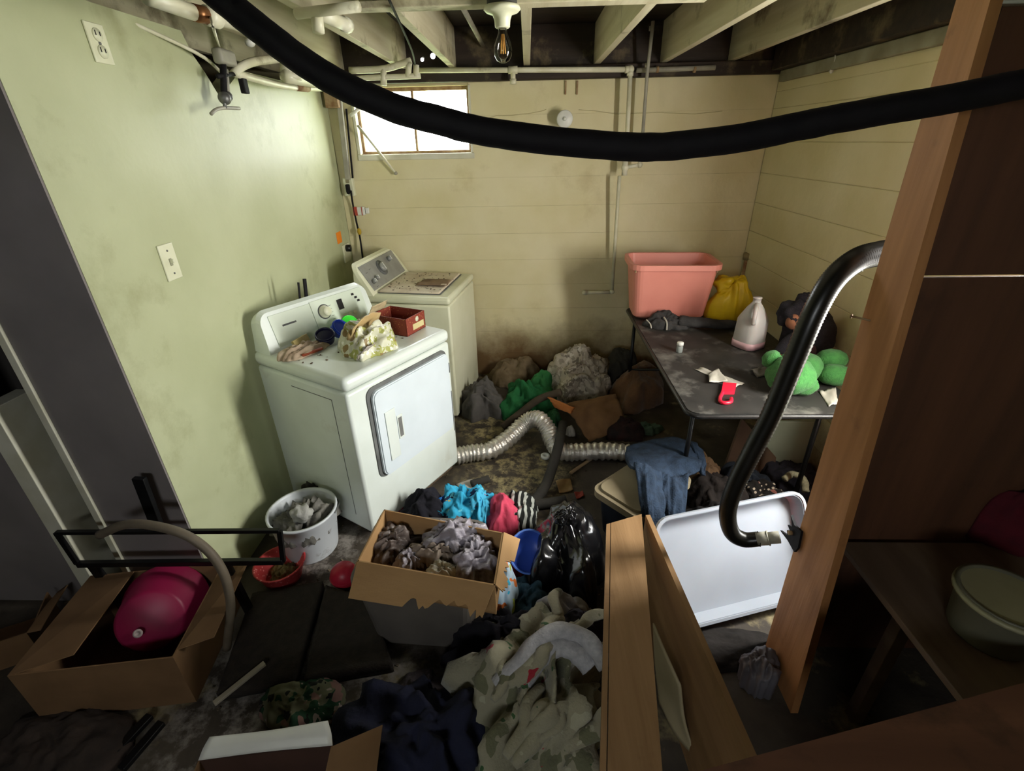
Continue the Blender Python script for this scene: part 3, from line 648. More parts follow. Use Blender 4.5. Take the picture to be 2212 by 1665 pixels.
# low shelf in front of the panel
zs = bz
A = at(1815, 1165, z=zs); B = at(2065, 1500, z=zs)
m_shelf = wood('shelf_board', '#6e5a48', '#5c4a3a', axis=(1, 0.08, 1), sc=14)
t = thing('low_shelf', 'dim brown shelf board below the plywood partition', 'shelf', (A.x + 0.2, 0.9, zs))
xl = (A.x + B.x) / 2
MB().box((xl - t.location.x, -0.9, -0.022), (XR - 0.01 - t.location.x, yp - 0.025 - 0.9, 0), 0.003).build('board', m_shelf, t)
MB().box((xl + 0.06 - t.location.x, 0.1, -zs), (xl + 0.10 - t.location.x, 0.14, -0.023), 0.002).build('leg', m_shelf, t)
MB().box((xl + 0.55 - t.location.x, 0.1, -zs), (xl + 0.59 - t.location.x, 0.14, -0.023), 0.002).build('leg', m_shelf, t)
MB().box((xl + 0.06 - t.location.x, -0.8, -zs), (xl + 0.10 - t.location.x, -0.76, -0.023), 0.002).build('leg', m_shelf, t)
# stair tread board at the lower right
z0 = 0.74
A = at(1500, 1668, z=z0); B = at(2330, 1442, z=z0)
d = (B - A).normalized(); nrm = Vector((d.y, -d.x, 0)); 
tr = MB(); q = [A, B, B + nrm * 0.30, A + nrm * 0.30]
tr.add([p for p in q] + [p - Vector((0, 0, 0.04)) for p in q], [(0, 1, 2, 3), (7, 6, 5, 4), (0, 4, 5, 1), (1, 5, 6, 2), (2, 6, 7, 3), (3, 7, 4, 0)])
tt = tag(tr.build('stair_tread', wood('tread_wood', '#6e4a34', '#5c3c2a', axis=(0.08, 1, 1), sc=14, stain='#3c281c', sscale=4)), 'worn brown stair tread at the bottom right corner', 'stair')
st2 = MB().beam(A * 0.5 + B * 0.5 + nrm * 0.15 - Vector((0, 0, 0.041)), Vector(((A.x + B.x) / 2 + nrm.x * 0.15, (A.y + B.y) / 2 + nrm.y * 0.15, 0.0)), 0.25, 0.04, (nrm.x, nrm.y, 0)); st2.build('riser', m_ply, tt)
# torn bracket, nail, hook on the stud
c = at(1722, 1160, x=xp - 0.004); t = thing('torn_bracket', 'ragged black tape bracket on the lower stud', 'bracket', c)
pts = [(-0.055, 0.05), (-0.02, 0.035), (0.02, 0.045), (0.03, -0.02), (0.02, -0.05), (-0.03, -0.045), (-0.085, -0.05), (-0.04, -0.03), (-0.05, -0.015), (-0.03, -0.005), (-0.055, 0.005), (-0.03, 0.02)]
MB().prism([(-x, z) for x, z in pts], 0.008, Matrix(((0, 0, -1, 0), (1, 0, 0, 0), (0, 1, 0, 0), (0, 0, 0, 1)))).build('plate', m_black, t)
MB().tube([(-0.006, 0.02, 0.0), (-0.02, 0.02, 0.0)], 0.008, 8).build('bolt', m_rust, t)
a = at(1884, 695, x=xp); tag(MB().tube([a + Vector((0.01, 0, 0)), a + Vector((-0.03, 0.04, 0.002))], 0.0028, 8).tube([a + Vector((-0.03, 0.04, 0.002)), a + Vector((-0.033, 0.043, 0.002))], 0.006, 8).build('nail', m_rust), 'rusty nail sticking out of the stud', 'nail')
# vacuum hose hanging beside the stud
hp = [(1925, 545, 1.44), (1898, 548, 1.43), (1850, 562, 1.41), (1800, 604, 1.39), (1760, 672, 1.37), (1718, 772, 1.36), (1668, 892, 1.35), (1620, 985, 1.34), (1588, 1050, 1.33), (1572, 1105, 1.32), (1580, 1148, 1.31), (1606, 1165, 1.30), (1640, 1164, 1.29)]
pp = cr_path([at(u, v, y=y) for u, v, y in hp], 26)
o = pp[-1]
t = thing('vacuum_hose', 'black ribbed vacuum hose hanging beside the stud with a grey wand end', 'hose', o)
MB().tube([p - o for p in pp], lambda s, th: (0.0345 - 0.010 * s) + (0.0022 if int(s * len(pp)) % 2 else 0.0), 16).build('ribbed_hose', mat('ribbed_black', '#15140f', '#1d1b18', scale=20, rough=0.32), t)
e = at(1684, 1160, y=1.27) - o
MB().tube([Vector((-0.01, 0, 0)), e * 0.45], 0.0235, 18).build('cuff', m_pipeg, t)
MB().tube([e * 0.43, e * 0.48], 0.026, 18).build('ring', m_pipeg, t)
MB().tube([e * 0.48, e], 0.0205, 18).build('wand', m_pipeg, t)
a = at(1878, 563, y=1.43); tag(MB().tube(cr_path([a + Vector((0.05, -0.08, 0.02)), a + Vector((0, 0, 0.0)), a + Vector((-0.015, 0, -0.015)), a + Vector((-0.012, 0, -0.03))], 4), 0.003, 8).build('wire_hook', m_steel), 'small wire hook on the stud below the hose bend', 'hook')

c = at(2190, 4, y=1.24); t = thing('white_wall_box', 'small white box high on the plywood partition at the right edge', 'box', (c.x + 0.03, 1.284, c.z)); MB().box((-0.05, -0.03, 0), (0.08, 0, 0.09), 0.004).build('case', m_whitep, t); MB().box((-0.045, -0.034, 0.005), (0.075, -0.031, 0.06), 0.002).build('lid', m_whitep, t)
# ================================================================== DRYER AND WASHER
m_enam = mat('white_enamel', '#dfe6df', '#d6ddd4', scale=4, rough=0.28, spec=0.5, stain='#b9b6a4', sscale=3, slo=0.6, shi=0.85)
m_enam2 = mat('cream_enamel', '#dcdcc2', '#d3d3b6', scale=4, rough=0.35, stain='#b3aa8a', sscale=4, slo=0.6, shi=0.85)
m_panel = mat('pale_control_panel', '#d3dccb', '#cbd5c2', scale=8, rough=0.4)
m_silver = mat('silver_control_panel', '#9a9b98', '#8b8c89', scale=12, rough=0.35, metal=0.35)
m_dirtlid = mat('dirty_lid', '#c9b8a2', '#d8cdb8', scale=9, rough=0.6, stain='#5d4a38', sscale=22, slo=0.60, shi=0.66)
m_gasket = mat('grey_gasket', '#6d6f6c', '#4f504e', scale=10, rough=0.7)
m_grime = mat('grime', '#4a3a2c', '#6b5844', scale=30, rough=0.9)

def console_mesh(w, z0, z1, x0, x1, lean, cr=0.06):
    pts = [(-w / 2, z0), (w / 2, z0), (w / 2 - 0.006, z0 + 0.05)]
    for k in range(7): a = k / 6 * PI / 2; pts.append((w / 2 - 0.012 - cr * 0.9 + cr * 0.9 * math.cos(a), z1 - cr + cr * math.sin(a)))
    pts += [(-y, z) for y, z in pts[2:][::-1]]
    mb = MB(); n = len(pts)
    f = [(x1 - (z - z0) * lean, y, z) for y, z in pts]; bk = [(x0, y, z - (0.012 if z > z0 + 0.06 else 0)) for y, z in pts]
    mid = [(x1 - (z - z0) * lean - 0.03, y * 1.01, z0 + (z - z0) * 1.05) for y, z in pts]
    vs = f + mid + bk; fs = [tuple(range(n)), tuple(range(3 * n - 1, 2 * n - 1, -1))]
    for r in (0, 1): fs += [(r * n + i, (r + 1) * n + i, (r + 1) * n + (i + 1) % n, r * n + (i + 1) % n) for i in range(n)]
    mb.add(vs, fs); return mb
def on_face(x1, lean, z0):
    """matrix: local (y across, up the slope, out) on a sloped console face at given y, z"""
    ang = math.atan(lean); up = Vector((-math.sin(ang), 0, math.cos(ang))); out = Vector((math.cos(ang), 0, math.sin(ang))); ac = Vector((0, 1, 0))
    def f(y, z):
        m = Matrix((ac, up, out)).transposed().to_4x4(); m.translation = Vector((x1 - (z - z0) * lean, y, z)); return m
    return f
# ---------------- dryer
DA = math.radians(-30); DO = Vector((-0.625, 2.17, 0))
t = thing('dryer', 'white front-loading clothes dryer turned out from the plaster wall', 'dryer', DO, DA)
dryer = t
MB().box((-0.66, -0.365, 0.035), (0, 0.365, 0.852), 0.016).build('cabinet', m_enam, t)
MB().box((-0.665, -0.37, 0.855), (0.006, 0.37, 0.925), 0.028, seg=4).build('top', m_enam, t)
MB().box((-0.62, -0.33, 0.0), (-0.03, 0.33, 0.036)).build('plinth', m_grime, t)
MB().box((-0.11, -0.3662, 0.12), (-0.107, -0.3645, 0.80)).box((-0.107, -0.3662, 0.797), (-0.40, -0.3645, 0.80)).build('side_seam', m_gasket, t)
MFX = Matrix(((0, 0, 1, 0), (1, 0, 0, 0), (0, 1, 0, 0), (0, 0, 0, 1)))
MB().prism(rr_poly(-0.262, 0.318, 0.322, 0.828, 0.045), 0.006, MFX).build('door_gasket', m_gasket, t)
dd = MB().prism(rr_poly(-0.240, 0.325, 0.320, 0.808, 0.04), 0.0135, Matrix.Translation((0.0065, 0, 0)) @ MFX).prism(rr_poly(-0.234, 0.331, 0.314, 0.802, 0.036), 0.006, Matrix.Translation((0.0200, 0, 0)) @ MFX).build('door', mat('door_enamel', '#d9e2e6', '#d1dade', scale=4, rough=0.28), t)
MB().box((0.0262, -0.192, 0.40), (0.031, -0.125, 0.68), 0.002).build('handle_plate', m_enam, dd)
MB().box((0.0262, -0.118, 0.490), (0.030, -0.080, 0.625), 0.002).build('handle_frame', m_enam, dd)
MB().box((0.0302, -0.112, 0.502), (0.031, -0.088, 0.612)).build('handle_recess', mat('recess_grey', '#7c7c78', '#6c6c68', scale=9), dd)
for z in (0.71, 0.46): MB().box((0.004, 0.3225, z - 0.03), (0.020, 0.330, z + 0.03), 0.002).build('hinge', m_gasket, t)
MB().box((0.0, 0.345, 0.28), (0.0015, 0.350, 0.55)).build('front_scratch', m_gasket, t)
con = console_mesh(0.70, 0.922, 1.115, -0.66, -0.535, 0.28).build('console', m_enam, t)
F = on_face(-0.535, 0.28, 0.922)
MB().box((-0.29, -0.075, 0.0005), (-0.05, 0.085, 0.004), 0.001, F(0, 1.015), seg=1).build('panel_sheet', m_panel, con)
MB().box((-0.048, -0.075, 0.0005), (0.30, 0.09, 0.005), 0.001, F(0, 1.015), seg=1).build('panel_sheet', m_panel, con)
kn = MB().lathe([(0.0, 0.0), (0.034, 0.0), (0.034, 0.006), (0.027, 0.008), (0.025, 0.03), (0.022, 0.034), (0.0, 0.034)], 28, F(0.02, 1.035) @ Matrix.Translation((0, 0, 0.005))).build('knob', m_ivory, con)
MB().lathe([(0.0, 0.0), (0.040, 0.0), (0.040, 0.0015), (0.0, 0.0015)], 28, F(0.02, 1.035) @ Matrix.Translation((0, 0, 0.0052))).build('knob_bezel', m_gasket, con)
MB().box((-0.016, -0.028, 0.005), (0.020, 0.028, 0.008), 0.001, F(0.13, 1.045), seg=1).build('display', m_blackp, con)
for k, (yy, zz) in enumerate(((0.235, 1.075), (0.25, 1.055), (0.262, 1.035))):
    MB().box((-0.012, -0.006, 0.005), (0.006, 0.006, 0.008), 0.001, F(yy, zz), seg=1).build('indicator', m_blackp, con)
for yy in (0.14, 0.175, 0.21): MB().box((-0.012, -0.010, 0.005), (0.012, 0.010, 0.009), 0.003, F(yy, 0.982)).build('button', m_ivory, con)
for yy in (0.085, 0.085): pass
for k in range(5): MB().box((-0.005, -0.001, 0.0051), (0.012, 0.001, 0.0056), 0, F(0.06, 0.985 + k * 0.018)).build('printed_mark', m_gasket, con)
MB().box((-0.235, 0.012, 0.0042), (-0.155, 0.021, 0.0048), 0, F(0, 1.02)).build('name_mark', m_gasket, con)
for (yy, r, tl) in ((-0.04, 0.006, 0.12), (0.0, 0.010, 0.13)):
    MB().beam((-0.64, yy - 0.02, 1.08), (-0.645, yy, 1.08 + tl), r * 1.6, r, (1, 0, 0)).build('rear_lug', m_black, con)
# ---------------- washer
WA = math.radians(-8); WO = Vector((-0.477, 3.40, 0))
t = thing('washer', 'cream top-loading washing machine with a silver control panel', 'washing machine', WO, WA)
MB().box((-0.65, -0.335, 0.02), (0, 0.335, 0.870), 0.014).build('cabinet', m_enam2, t)
MB().box((-0.655, -0.338, 0.873), (0.004, 0.338, 0.925), 0.02, seg=3).build('top', m_enam2, t)
MB().box((-0.52, -0.275, 0.9255), (-0.075, 0.275, 0.930), 0.002).build('lid_gap', m_gasket, t)
MB().box((-0.515, -0.268, 0.926), (-0.085, 0.268, 0.942), 0.007, seg=3).build('lid', m_dirtlid, t)
MB().box((-0.13, -0.10, 0.9422), (-0.088, 0.10, 0.947), 0.003).build('lid_handle', m_dirtlid, t)
con = console_mesh(0.675, 0.922, 1.115, -0.655, -0.525, 0.62, 0.07).build('console', m_enam2, t)
F = on_face(-0.525, 0.62, 0.922)
MB().box((-0.285, -0.09, 0.0005), (0.285, 0.095, 0.006), 0.002, F(0, 1.02)).build('panel_sheet', m_silver, con)
def knob(y, z, r, nm='knob'):
    k = MB().lathe([(0.0, 0.0), (r, 0.0), (r * 0.92, 0.022), (r * 0.8, 0.026), (0.0, 0.026)], 24, F(y, z) @ Matrix.Translation((0, 0, 0.006))).build(nm, m_silver, con)
    MB().box((-0.003, -r * 0.75, 0.032), (0.003, r * 0.75, 0.037), 0.001, F(y, z), seg=1).build('pointer', m_whitep, k)
MB().lathe([(0.0, 0.0), (0.058, 0.0), (0.058, 0.003), (0.0, 0.003)], 28, F(-0.01, 1.035) @ Matrix.Translation((0, 0, 0.0062))).build('dial_ring', m_gasket, con)
knob(-0.01, 1.035, 0.036, 'dial')
knob(-0.235, 0.99, 0.017); knob(-0.175, 0.998, 0.017); knob(0.155, 1.06, 0.02)
for k, (yy, zz) in enumerate(((-0.235, 1.05), (-0.17, 1.06), (-0.22, 0.955))): MB().box((-0.014, -0.0015, 0.0062), (0.014, 0.0015, 0.007), 0, F(yy, zz)).build('printed_mark', m_gasket, con)
# flat scrap lying on the washer lid
def wloc(x, y, z): c, s = math.cos(WA), math.sin(WA); return Vector((WO.x + c * x - s * y, WO.y + s * x + c * y, z))
def dloc(x, y, z): c, s = math.cos(DA), math.sin(DA); return Vector((DO.x + c * x - s * y, DO.y + s * x + c * y, z))
g = [[wloc(-0.30 + 0.22 * j / 3, -0.14 + 0.16 * i / 3, 0.952 + 0.006 * math.sin(i * 2 + j)) for i in range(4)] for j in range(4)]
tag(MB().sheet(g, 10, 10, 0.003, 0.003, 4, 3, ragged=0.15).build('paper_scrap', mat('brown_scrap', '#6e5540', '#836a50', scale=12)), 'dirty brown scrap lying on the washer lid', 'scrap')
rnd = random.Random(4)
def litter(name, label, f, n, m, rng, sz):
    b = MB()
    for k in range(n):
        p = f(rnd.uniform(*rng[0]), rnd.uniform(*rng[1])); s = rnd.uniform(*sz); a = rnd.uniform(0, PI)
        b.box((-s, -s * 0.6, 0), (s, s * 0.6, s * 0.5), 0, Matrix.Translation(p) @ Matrix.Rotation(a, 4, 'Z'))
    o = b.build(name, m); o['kind'] = 'stuff'; return tag(o, label, 'debris')
litter('lid_debris', 'dark crumbs and leaves scattered on the washer lid', lambda x, y: wloc(x, y, 0.9425), 70, m_grime, ((-0.50, -0.12), (-0.25, 0.26)), (0.002, 0.006))
litter('dryer_debris', 'dark crumbs scattered on the dryer top', lambda x, y: dloc(x, y, 0.9255), 60, m_grime, ((-0.52, -0.12), (-0.33, 0.33)), (0.002, 0.006))

# ---------------- things on the dryer
# crumpled bag
m_bag = mat('green_white_bag', '#c9c8ae', pattern=[('blot', 26, 0.56, '#a3a55a'), ('blot', 40, 0.60, '#e4e3d6'), ('blot', 15, 0.63, '#8a7448')], rough=0.5)
o = dloc(-0.175, -0.045, 0.926); t = thing('crumpled_bag', 'crumpled pale green and white plastic bag on the dryer', 'bag', o, DA + 0.25)
MB().heap(0.11, 0.15, 0.14, seed=11, fold=0.5, fr=3.2, q=0.5).build('bag_body', m_bag, t)
g = [[Vector((-0.075 + 0.03 * j, -0.11 + 0.075 * i, 0.03 + 0.045 * j + 0.015 * math.sin(i * 1.3))) for i in range(4)] for j in range(4)]
MB().sheet(g, 14, 12, 0.003, 0.012, 3, 5).build('bag_mouth', mat('tan_lining', '#b59a6a', '#cdb98c', scale=10, rough=0.5), t)
g = [[Vector((0.035 + 0.025 * j, -0.17 + 0.05 * i, 0.012 + 0.03 * j)) for i in range(3)] for j in range(3)]
MB().sheet(g, 10, 10, 0.003, 0.008, 3, 6).build('grey_corner', mat('grey_card', '#8f867e', '#9d958c', scale=8), t)
# red printed box
o = dloc(-0.235, 0.235, 0.926); t = thing('red_box', 'open red patterned cardboard box on the dryer corner', 'box', o, DA + 0.12)
m_redbox = mat('red_dotted', '#7e3324', pattern=[('spots', 75, 0.18, '#b98a52')], rough=0.6)
wx, wy, hh = 0.115, 0.085, 0.095
MB().box((-wx, -wy, 0), (wx, wy, 0.004)).build('bottom', m_redbox, t)
for a_, b_ in (((-wx, -wy, 0.0), (-wx + 0.004, wy, hh)), ((wx - 0.004, -wy, 0.0), (wx, wy, hh)), ((-wx, -wy, 0), (wx, -wy + 0.004, hh)), ((-wx, wy - 0.004, 0), (wx, wy, hh))):
    s_ = MB().box(a_, b_).build('side', m_redbox, t)
    if a_[0] > 0: MB().box((wx + 0.0002, -0.03, 0.018), (wx + 0.001, 0.07, 0.05)).build('label_patch', mat('cream_label', '#c9bd8a', '#bdb07c', scale=6), s_); MB().lathe([(0, 0), (0.014, 0), (0.014, 0.001), (0, 0.001)], 14, Matrix.Translation((wx + 0.0002, 0.012, 0.07)) @ Matrix.Rotation(PI / 2, 4, 'Y')).build('seal', m_ivory, s_)
g = [[Vector((-wx + 0.01 + 0.02 * j, -wy + 0.02 + 0.13 * i / 3, hh - 0.01 + 0.03 * j)) for i in range(4)] for j in range(3)]
MB().sheet([[p + Vector((-0.03, -0.02, 0)) for p in r] for r in g], 12, 8, 0.003, 0.006, 3, 8).build('paper_liner', mat('liner_paper', '#b5a27c', '#c5b48e', scale=14), t)
# caps and balls
def cap_thing(name, label, x, y, r, m, rest=0.0, tilt=(0, 0, 0)):
    t = thing(name, label, 'cup', dloc(x, y, 0.9255 + rest), rot=(tilt[0], tilt[1], DA + tilt[2]))
    MB().lathe([(0, 0), (r * 0.82, 0), (r * 0.9, 0.008), (r, r * 1.1), (r * 1.02, r * 1.15), (r * 0.94, r * 1.15), (r * 0.86, 0.016), (0, 0.014)], 22).build('cup', m, t)
    MB().lathe([(r * 1.0, r * 0.82), (r * 1.07, r * 0.84), (r * 1.07, r * 0.98), (r * 1.0, r)], 22).build('rim_band', m, t)
    return t
cap_thing('blue_measuring_cup', 'bright blue plastic measuring cap on the dryer', -0.44, -0.02, 0.046, mat('blue_plastic', '#1c3fb0', '#183aa2', scale=5, rough=0.35), 0.03, (0.0, 0.9, 0.2))
cap_thing('green_measuring_cup', 'bright green plastic measuring cap on the dryer', -0.455, 0.065, 0.045, mat('green_plastic', '#42d33c', '#38c834', scale=5, rough=0.35), 0.03, (0.0, 0.95, -0.2))
cap_thing('navy_measuring_cup', 'dark navy plastic cup lying on the dryer', -0.42, -0.105, 0.046, mat('navy_plastic', '#14143a', '#101030', scale=5, rough=0.35), 0.012, (0.3, 0.35, 0))
o = dloc(-0.46, -0.215, 0.926); t = thing('tan_tag', 'small tan card propped against the dryer panel', 'card', o, DA + 0.3); MB().box((-0.004, -0.05, 0), (0.012, 0.06, 0.06), 0.003, Matrix.Rotation(-0.4, 4, 'Y')).build('card', mat('tan_card', '#a3935f', '#94844f', scale=8), t)
o = dloc(-0.415, -0.245, 0.926); t = thing('rag', 'small dirty beige rag at the left end of the dryer top', 'rag', o, DA)
MB().heap(0.06, 0.12, 0.045, seed=21, fold=0.6, fr=3).build('cloth', mat('beige_rag', '#b8a58c', '#8f7a64', scale=14), t)
MB().tube([(0.05, -0.05, 0.012), (0.06, 0.06, 0.012)], 0.008, 8).build('red_edge', mat('rust_red', '#84391f', '#93442a', scale=8), t)
# ================================================================== TABLE AND WHAT STANDS ON IT
TZ = 0.74
m_tbl = mat('worn_black_table', '#232220', '#302e2b', scale=7, rough=0.6, stain='#85827a', sscale=4, slo=0.52, shi=0.78)
m_tbledge = mat('table_edge', '#3c3b3a', '#2c2b2a', scale=9, rough=0.35, metal=0.5)
m_blackm = mat('black_metal', '#0f0f10', '#171718', scale=9, rough=0.4, metal=0.3)
TX0, TX1, TY0, TY1 = 0.715, 1.50, 1.875, 3.42
t = thing('folding_table', 'black folding table with rounded corners along the right wall', 'table', ((TX0 + TX1) / 2, (TY0 + TY1) / 2, 0))
ox, oy = t.location.x, t.location.y
MB().prism(rr_poly(TX0 - ox + 0.004, TY0 - oy + 0.004, TX1 - ox - 0.004, TY1 - oy - 0.004, 0.055), 0.022, Matrix.Translation((0, 0, TZ - 0.022))).build('tabletop', m_tbl, t)
rim = rr_poly(TX0 - ox, TY0 - oy, TX1 - ox, TY1 - oy, 0.06); rim.append(rim[0])
MB().tube([Vector((x, y, TZ - 0.014)) for x, y in rim], 0.011, 10, False).build('edge_band', m_tbledge, t)
for sy, y in ((1, TY0 + 0.24), (-1, TY1 - 0.10)):
    for x in ((TX0 + 0.11 if sy > 0 else TX0 + 0.05), TX1 - 0.05):
        MB().tube([(x - ox, y - oy, TZ - 0.024), (x - ox, y - oy, 0)], 0.0125, 10).build('leg', m_blackm, t)
    if sy < 0: MB().tube([(TX0 + 0.05 - ox, y - oy, 0.28), (TX1 - 0.05 - ox, y - oy, 0.28)], 0.010, 10).build('stretcher', m_blackm, t)
    MB().tube([(TX0 + 0.05 - ox, y - oy, TZ - 0.06), (TX1 - 0.05 - ox, y - oy, TZ - 0.06)], 0.010, 10).build('apron_bar', m_blackm, t)
    MB().tube([(0, y - oy, TZ - 0.06), (0, y - oy + sy * 0.35, TZ - 0.03)], 0.008, 8).build('brace', m_blackm, t)
# pink bin
m_pink = mat('pink_plastic', '#dd8f80', '#d58577', scale=3, rough=0.45)
A, B = Vector((0.72, 3.13, TZ)), Vector((1.19, 3.13, TZ))
o = Vector((0.955, 3.275, TZ)); t = thing('storage_bin', 'salmon pink plastic storage bin on the back of the table', 'bin', o, -0.05)
def bin_shell(w0, d0, w1, d1, h, r, th, n=5):
    """open tapered tub, outer then inner skin"""
    mb = MB(); rings = []
    def ring(w, d, z, rr): return [Vector((x, y, z)) for x, y in rr_poly(-w, -d, w, d, rr, n)]
    rings.append(ring(w0 - 0.02, d0 - 0.02, 0, r)); rings.append(ring(w0, d0, 0.018, r)); rings.append(ring(w1, d1, h, r * 1.2))
    rings.append(ring(w1 - th, d1 - th, h, r * 1.2 - th)); rings.append(ring(w0 - th, d0 - th, 0.02, r - th))
    m = len(rings[0]); vs = [p for g in rings for p in g]; fs = [tuple(range(m - 1, -1, -1))]
    for k in range(len(rings) - 1): fs += [(k * m + i, k * m + (i + 1) % m, (k + 1) * m + (i + 1) % m, (k + 1) * m + i) for i in range(m)]
    fs.append(tuple(range((len(rings) - 1) * m, len(rings) * m)))
    return mb.add(vs, fs, 0, False)
def rim_band(w, d, z, r, ht, out, n=5):
    mb = MB(); a = rr_poly(-w, -d, w, d, r, n); b = rr_poly(-w - out, -d - out, w + out, d + out, r + out, n); m = len(a)
    vs = [(x, y, z + 0.004) for x, y in a] + [(x, y, z + 0.004) for x, y in b] + [(x, y, z - ht) for x, y in b] + [(x, y, z - ht) for x, y in a]
    fs = []
    for k in range(4): fs += [(k * m + i, k * m + (i + 1) % m, ((k + 1) % 4) * m + (i + 1) % m, ((k + 1) % 4) * m + i) for i in range(m)]
    return mb.add(vs, fs, 0, False)
MB_ = bin_shell(0.235, 0.135, 0.27, 0.19, 0.375, 0.05, 0.006).build('tub', m_pink, t)
rim_band(0.268, 0.188, 0.375, 0.06, 0.03, 0.022).build('rim', m_pink, t)
for sx in (-1, 1): MB().box((sx * 0.255 - 0.006, -0.172, 0.325), (sx * 0.255 + 0.006, -0.160, 0.345), 0.002).build('handle_slot', m_rust, t)
g = [[Vector((-0.07 + 0.14 * i / 3, -0.172 - 0.002 * (j == 1) - j * 0.002, 0.335 - 0.018 * j - 0.02 * math.sin(PI * i / 3))) for i in range(4)] for j in range(2)]
MB().sheet(g, 8, 4, 0.004).build('moulded_grip', m_pink, t)
# yellow bag
o = at(1568, 692, z=TZ); t = thing('yellow_bag', 'crumpled yellow plastic bag right of the pink bin', 'bag', (o.x + 0.03, o.y + 0.05, TZ), 0.2)
m_yel = mat('yellow_plastic', '#c9a812', '#b5950c', scale=8, rough=0.5)
MB().heap(0.125, 0.11, 0.27, seed=31, fold=0.35, fr=3, q=0.35).build('body', m_yel, t)
MB().ball((-0.035, 0.03, 0.23), 0.075, sz=0.8, bump=0.6, seed=4).build('gathered_top', m_yel, t)
# milk jug
o = at(1614, 748, z=TZ); t = thing('plastic_jug', 'translucent white gallon jug on the table', 'jug', (o.x, o.y, TZ), 0.5)
m_jug = mat('milky_plastic', '#b5b1ae', '#aaa6a3', scale=4, rough=0.4); m_jug.node_tree.nodes['Principled BSDF'].inputs['Subsurface Weight'].default_value = 0.25
def sqwob(th, z): 
    q = 1 / max(abs(math.cos(th)), abs(math.sin(th))); k = 0.7 * min(1, max(0, (0.20 - z) / 0.06)); return 1 + (min(q, 1.22) - 1) * k
MB().lathe([(0, 0), (0.066, 0.0), (0.073, 0.008), (0.075, 0.03), (0.075, 0.165), (0.070, 0.185), (0.045, 0.235), (0.026, 0.262), (0.021, 0.268), (0.021, 0.288), (0.024, 0.289), (0.024, 0.296), (0.0, 0.297)], 32, wob=sqwob).build('body', m_jug, t)
MB().tube(cr_path([(-0.020, -0.02, 0.262), (-0.055, -0.045, 0.245), (-0.074, -0.06, 0.205), (-0.066, -0.055, 0.165)], 5), 0.012, 10).build('handle', m_jug, t)
MB().lathe([(0.0765, 0.006), (0.0768, 0.045), (0.074, 0.045), (0.074, 0.006)], 32, wob=sqwob).build('pink_residue', mat('pink_residue', '#c9a3a8', '#c09aa0', scale=4, rough=0.4), t)
# small bottle
o = at(1467, 760, z=TZ); t = thing('pill_bottle', 'tiny clear bottle with a white cap on the table', 'bottle', (o.x, o.y, TZ))
MB().lathe([(0, 0), (0.017, 0), (0.018, 0.003), (0.018, 0.034), (0.014, 0.040), (0.0, 0.041)], 20).build('bottle_body', mat('clear_grey', '#8f9490', '#7f8480', scale=6, rough=0.15), t)
MB().lathe([(0, 0.041), (0.0185, 0.041), (0.0185, 0.058), (0.017, 0.06), (0, 0.06)], 20).build('cap', m_whitep, t)
# papers
m_paper = mat('grey_paper', '#b9b4a8', '#a9a498', scale=7)
def paper(name, label, pts, zz, m, seed, th=0.0015, fold=0.004, cat='paper'):
    a, b_, c, d = [at(u, v, z=zz) for u, v in pts]
    g = [[a.lerp(b_, i / 3).lerp(d.lerp(c, i / 3), j / 3) + Vector((0, 0, 0.004 + 0.004 * math.sin(i * 2 + j + seed))) for i in range(4)] for j in range(4)]
    return tag(MB().sheet(g, 10, 10, th, fold, 3, seed, ragged=0.06).build(name, m), label, cat)
paper('paper_strip', 'long crumpled paper strip near the table edge', [(1500, 797), (1518, 795), (1608, 828), (1590, 836)], TZ + 0.004, m_paper, 3)
paper('folded_paper', 'folded grey paper lying across the strip on the table', [(1530, 808), (1552, 796), (1572, 824), (1532, 826)], TZ + 0.014, m_paper, 5)
paper('flat_wrapper', 'dull flat wrapper beside the green plush toy', [(1622, 800), (1655, 790), (1672, 805), (1635, 815)], TZ + 0.004, mat('dull_wrapper', '#6f6a60', '#5f5a52', scale=8), 7)
paper('white_card', 'pale card sticking out under the green plush toy', [(1770, 845), (1805, 838), (1812, 872), (1790, 878)], TZ + 0.004, m_paper, 9)
# red plastic hook handle
o = at(1567, 866, z=TZ); t = thing('red_hook', 'bright red plastic handle with a hooked end on the table', 'hook', (o.x, o.y, TZ + 0.001))
q = lambda u, v: (lambda p: Vector((p.x - o.x, p.y - o.y, 0)))(at(u, v, z=TZ))
m_redb = mat('bright_red', '#e0203c', '#d81a34', scale=5, rough=0.35)
gA = [q(1561, 832), q(1590, 834), q(1586, 852), q(1557, 852)]
MB().prism([(p.x, p.y) for p in gA], 0.016).build('plate', m_redb, t)
MB().tube([p + Vector((0, 0, 0.008)) for p in cr_path([q(1562, 848), q(1555, 862), q(1556, 871), q(1566, 874), q(1578, 871), q(1579, 864)], 6)], 0.0085, 10).build('hook', m_redb, t)
